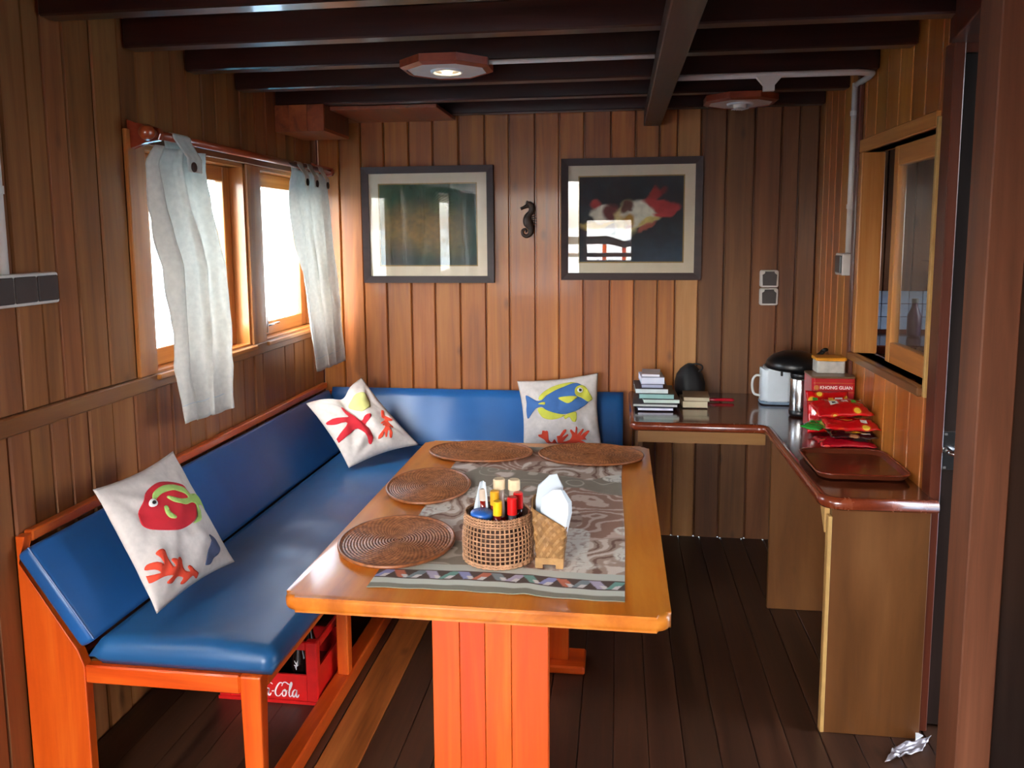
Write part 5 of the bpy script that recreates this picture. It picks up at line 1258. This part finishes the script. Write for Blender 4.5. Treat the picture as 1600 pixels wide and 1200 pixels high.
# ------------------------------------------------------------------ crate of bottles under the bench
cr = thing('drinks_crate', 'red plastic drinks crate with white script lettering under the bench', 'crate', (-1.137, 2.365, .0265))
cw, cdp, ch_ = .172, .34, .215
for sx_ in (-1, 1):
    for y0_ in (0, cdp-.03):
        obj('corner_post', bx(sx_*cw-(.04 if sx_ > 0 else 0), sx_*cw+(.04 if sx_ < 0 else 0), y0_, y0_+.03, 0, ch_, bev=.004), M['crate'], cr)
for y0_ in (.003, cdp-.011):
    obj('face_panel', bx(-cw+.04, cw-.04, y0_, y0_+.008, .004, .098), M['crate'], cr)
    obj('top_rim', bx(-cw+.038, cw-.038, y0_-.003, y0_+.012, ch_-.03, ch_-.002, bev=.003), M['crate'], cr)
for sx_ in (-1, 1):
    obj('side_panel', bx(sx_*cw-.009*sx_, sx_*cw-.002*sx_, .03, cdp-.03, .004, .12), M['crate'], cr)
    obj('top_rim', bx(sx_*cw-.012*sx_, sx_*cw, .03, cdp-.03, ch_-.03, ch_-.002, bev=.003), M['crate'], cr)
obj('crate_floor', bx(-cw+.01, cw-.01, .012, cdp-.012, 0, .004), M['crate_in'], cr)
obj('base_strip', bx(-cw-.002, cw+.002, -.004, 0, 0, .010), M['crate'], cr)
# flowing script lettering built from tapering strokes
def stroke(bm, pts, w, z=0.0):
    P = smooth_pts(pts, 6); n = len(P)
    prev = None
    for i, p in enumerate(P):
        a = np.array(P[max(i-1, 0)]); b = np.array(P[min(i+1, n-1)]); t = b-a; L_ = np.linalg.norm(t); t = t/L_ if L_ > 0 else np.array([1, 0]); nr = np.array([-t[1], t[0]])
        ww = w*(.35 + .65*math.sin(PI*min(1, max(0, .06+.88*i/(n-1)))))*(.55+.45*abs(t[1]))
        q = np.array(p); l, r = q+nr*ww, q-nr*ww
        va, vb = bm.verts.new((l[0], z, l[1])), bm.verts.new((r[0], z, r[1]))
        if prev: bm.faces.new((prev[0], prev[1], vb, va))
        prev = (va, vb)
def sC(x): return [[(x+1.55,1.95),(x+1.75,2.35),(x+1.45,2.6),(x+.95,2.35),(x+.35,1.5),(x+.1,.7),(x+.35,.1),(x+.9,.05),(x+1.5,.6)]]
def so2(x): return [[(x+.7,1.35),(x+.3,1.1),(x+.08,.5),(x+.3,.05),(x+.75,.25),(x+.95,.85),(x+.7,1.3),(x+.5,1.1),(x+.9,1.0),(x+1.25,1.15)]]
def sl(x): return [[(x+.0,.7),(x+.5,1.5),(x+.85,2.4),(x+.75,2.75),(x+.5,2.3),(x+.25,1.1),(x+.2,.3),(x+.45,.02),(x+.9,.5)]]
def sa2(x): return [[(x+1.0,1.25),(x+.6,1.4),(x+.15,.9),(x+.1,.3),(x+.4,.05),(x+.85,.7),(x+1.05,1.35)], [(x+1.08,1.4),(x+.9,.6),(x+.95,.1),(x+1.2,.08),(x+1.5,.55)]]
bm = bmesh.new(); strokes = []
strokes += sC(0)+so2(1.5)+[[(3.9,1.2),(3.5,1.4),(3.05,.8),(3.1,.15),(3.5,.05),(4.0,.55)]]+sa2(4.0)+[[(5.6,.85),(6.15,.95)]]
strokes += sC(6.3)+so2(7.85)+sl(9.25)+sa2(10.1)+[[(7.9,2.3),(8.6,2.75),(9.5,2.35),(10.2,2.55)], [(1.6,2.3),(2.6,2.8),(3.8,2.3),(5.2,2.5),(5.9,2.2)]]
for s_ in strokes: stroke(bm, s_, .17)
obj('script_lettering', bm, M['white_ink'], cr, loc=(-.078, .0022, .020), smooth=False).scale = (.0158, 1, .0185)
for i, (bxo, byo) in enumerate(((-.085, .065), (.0, .065), (.085, .065), (-.085, .15), (.0, .15), (.085, .15))):
    lab = 'dark glass bottle in the red crate, %s row' % ('front' if i < 3 else 'second')
    lab = ['dark bottle at the front left of the red crate', 'dark bottle at the front middle of the red crate', 'dark bottle with pale print at the front right of the red crate', 'dark bottle at the left of the second row in the red crate', 'dark bottle at the middle of the second row in the red crate', 'dark bottle at the right of the second row in the red crate'][i]
    b_ = thing('cola_bottle', lab, 'bottle', (-1.137+bxo, 2.365+byo, .031), group='dark bottles in the red crate')
    obj('glass_body', lathe(bmesh.new(), [(.026, 0), (.030, .006), (.029, .05), (.026, .07), (.030, .10), (.027, .125), (.016, .165), (.0125, .205), (.0135, .215)], 18), M['glass_dark'], b_, smooth=True)
    obj('crown_cap', lathe(bmesh.new(), [(.0155, .213), (.0155, .222), (.012, .225), (0, .226)], 14, cap=False), M['red_cap'], b_)
    if i == 2:
        bm = bmesh.new()
        for s_ in ([(-.4,1.2),(0,.6),(.4,1.2)], [(0,.6),(0,-.8)], [(-.5,.3),(0,-.1),(.5,.35)], [(-.3,-.4),(.1,0),(.3,.9)]): stroke(bm, s_, .12)
        m_ = obj('bottle_print', bm, M['white_ink'], b_, loc=(0, -.0305, .105)); m_.scale = (.014, 1, .016)

# ------------------------------------------------------------------ crumpled wrapper on the floor by the post
sc_ = thing('floor_litter', 'pale crumpled foil scrap on the floor beside the post', 'litter', (.875, 2.395, .0005))
n = 14; Ps = np.zeros((n, n, 3))
for i in range(n):
    for j in range(n):
        u, v = i/(n-1)-.5, j/(n-1)-.5
        Ps[i, j] = (u*.13+v*.05, v*.07+u*.07, .004+.022*abs(mnoise.noise((u*5+2, v*5, 3)))+.012*max(0, v))
o = obj('foil_sheet', grid_mesh('foil_sheet', Ps), plain('pale_foil', (170,164,168), .35, metal=.3, noise=.1), sc_, smooth=False); sm = o.modifiers.new('thickness', 'SOLIDIFY'); sm.thickness = .0012
obj('folded_corner', prism(bmesh.new(), [(.03,.03),(.06,.055),(.045,.075)], 'Z', .018, .021), M['white_plastic'], sc_)
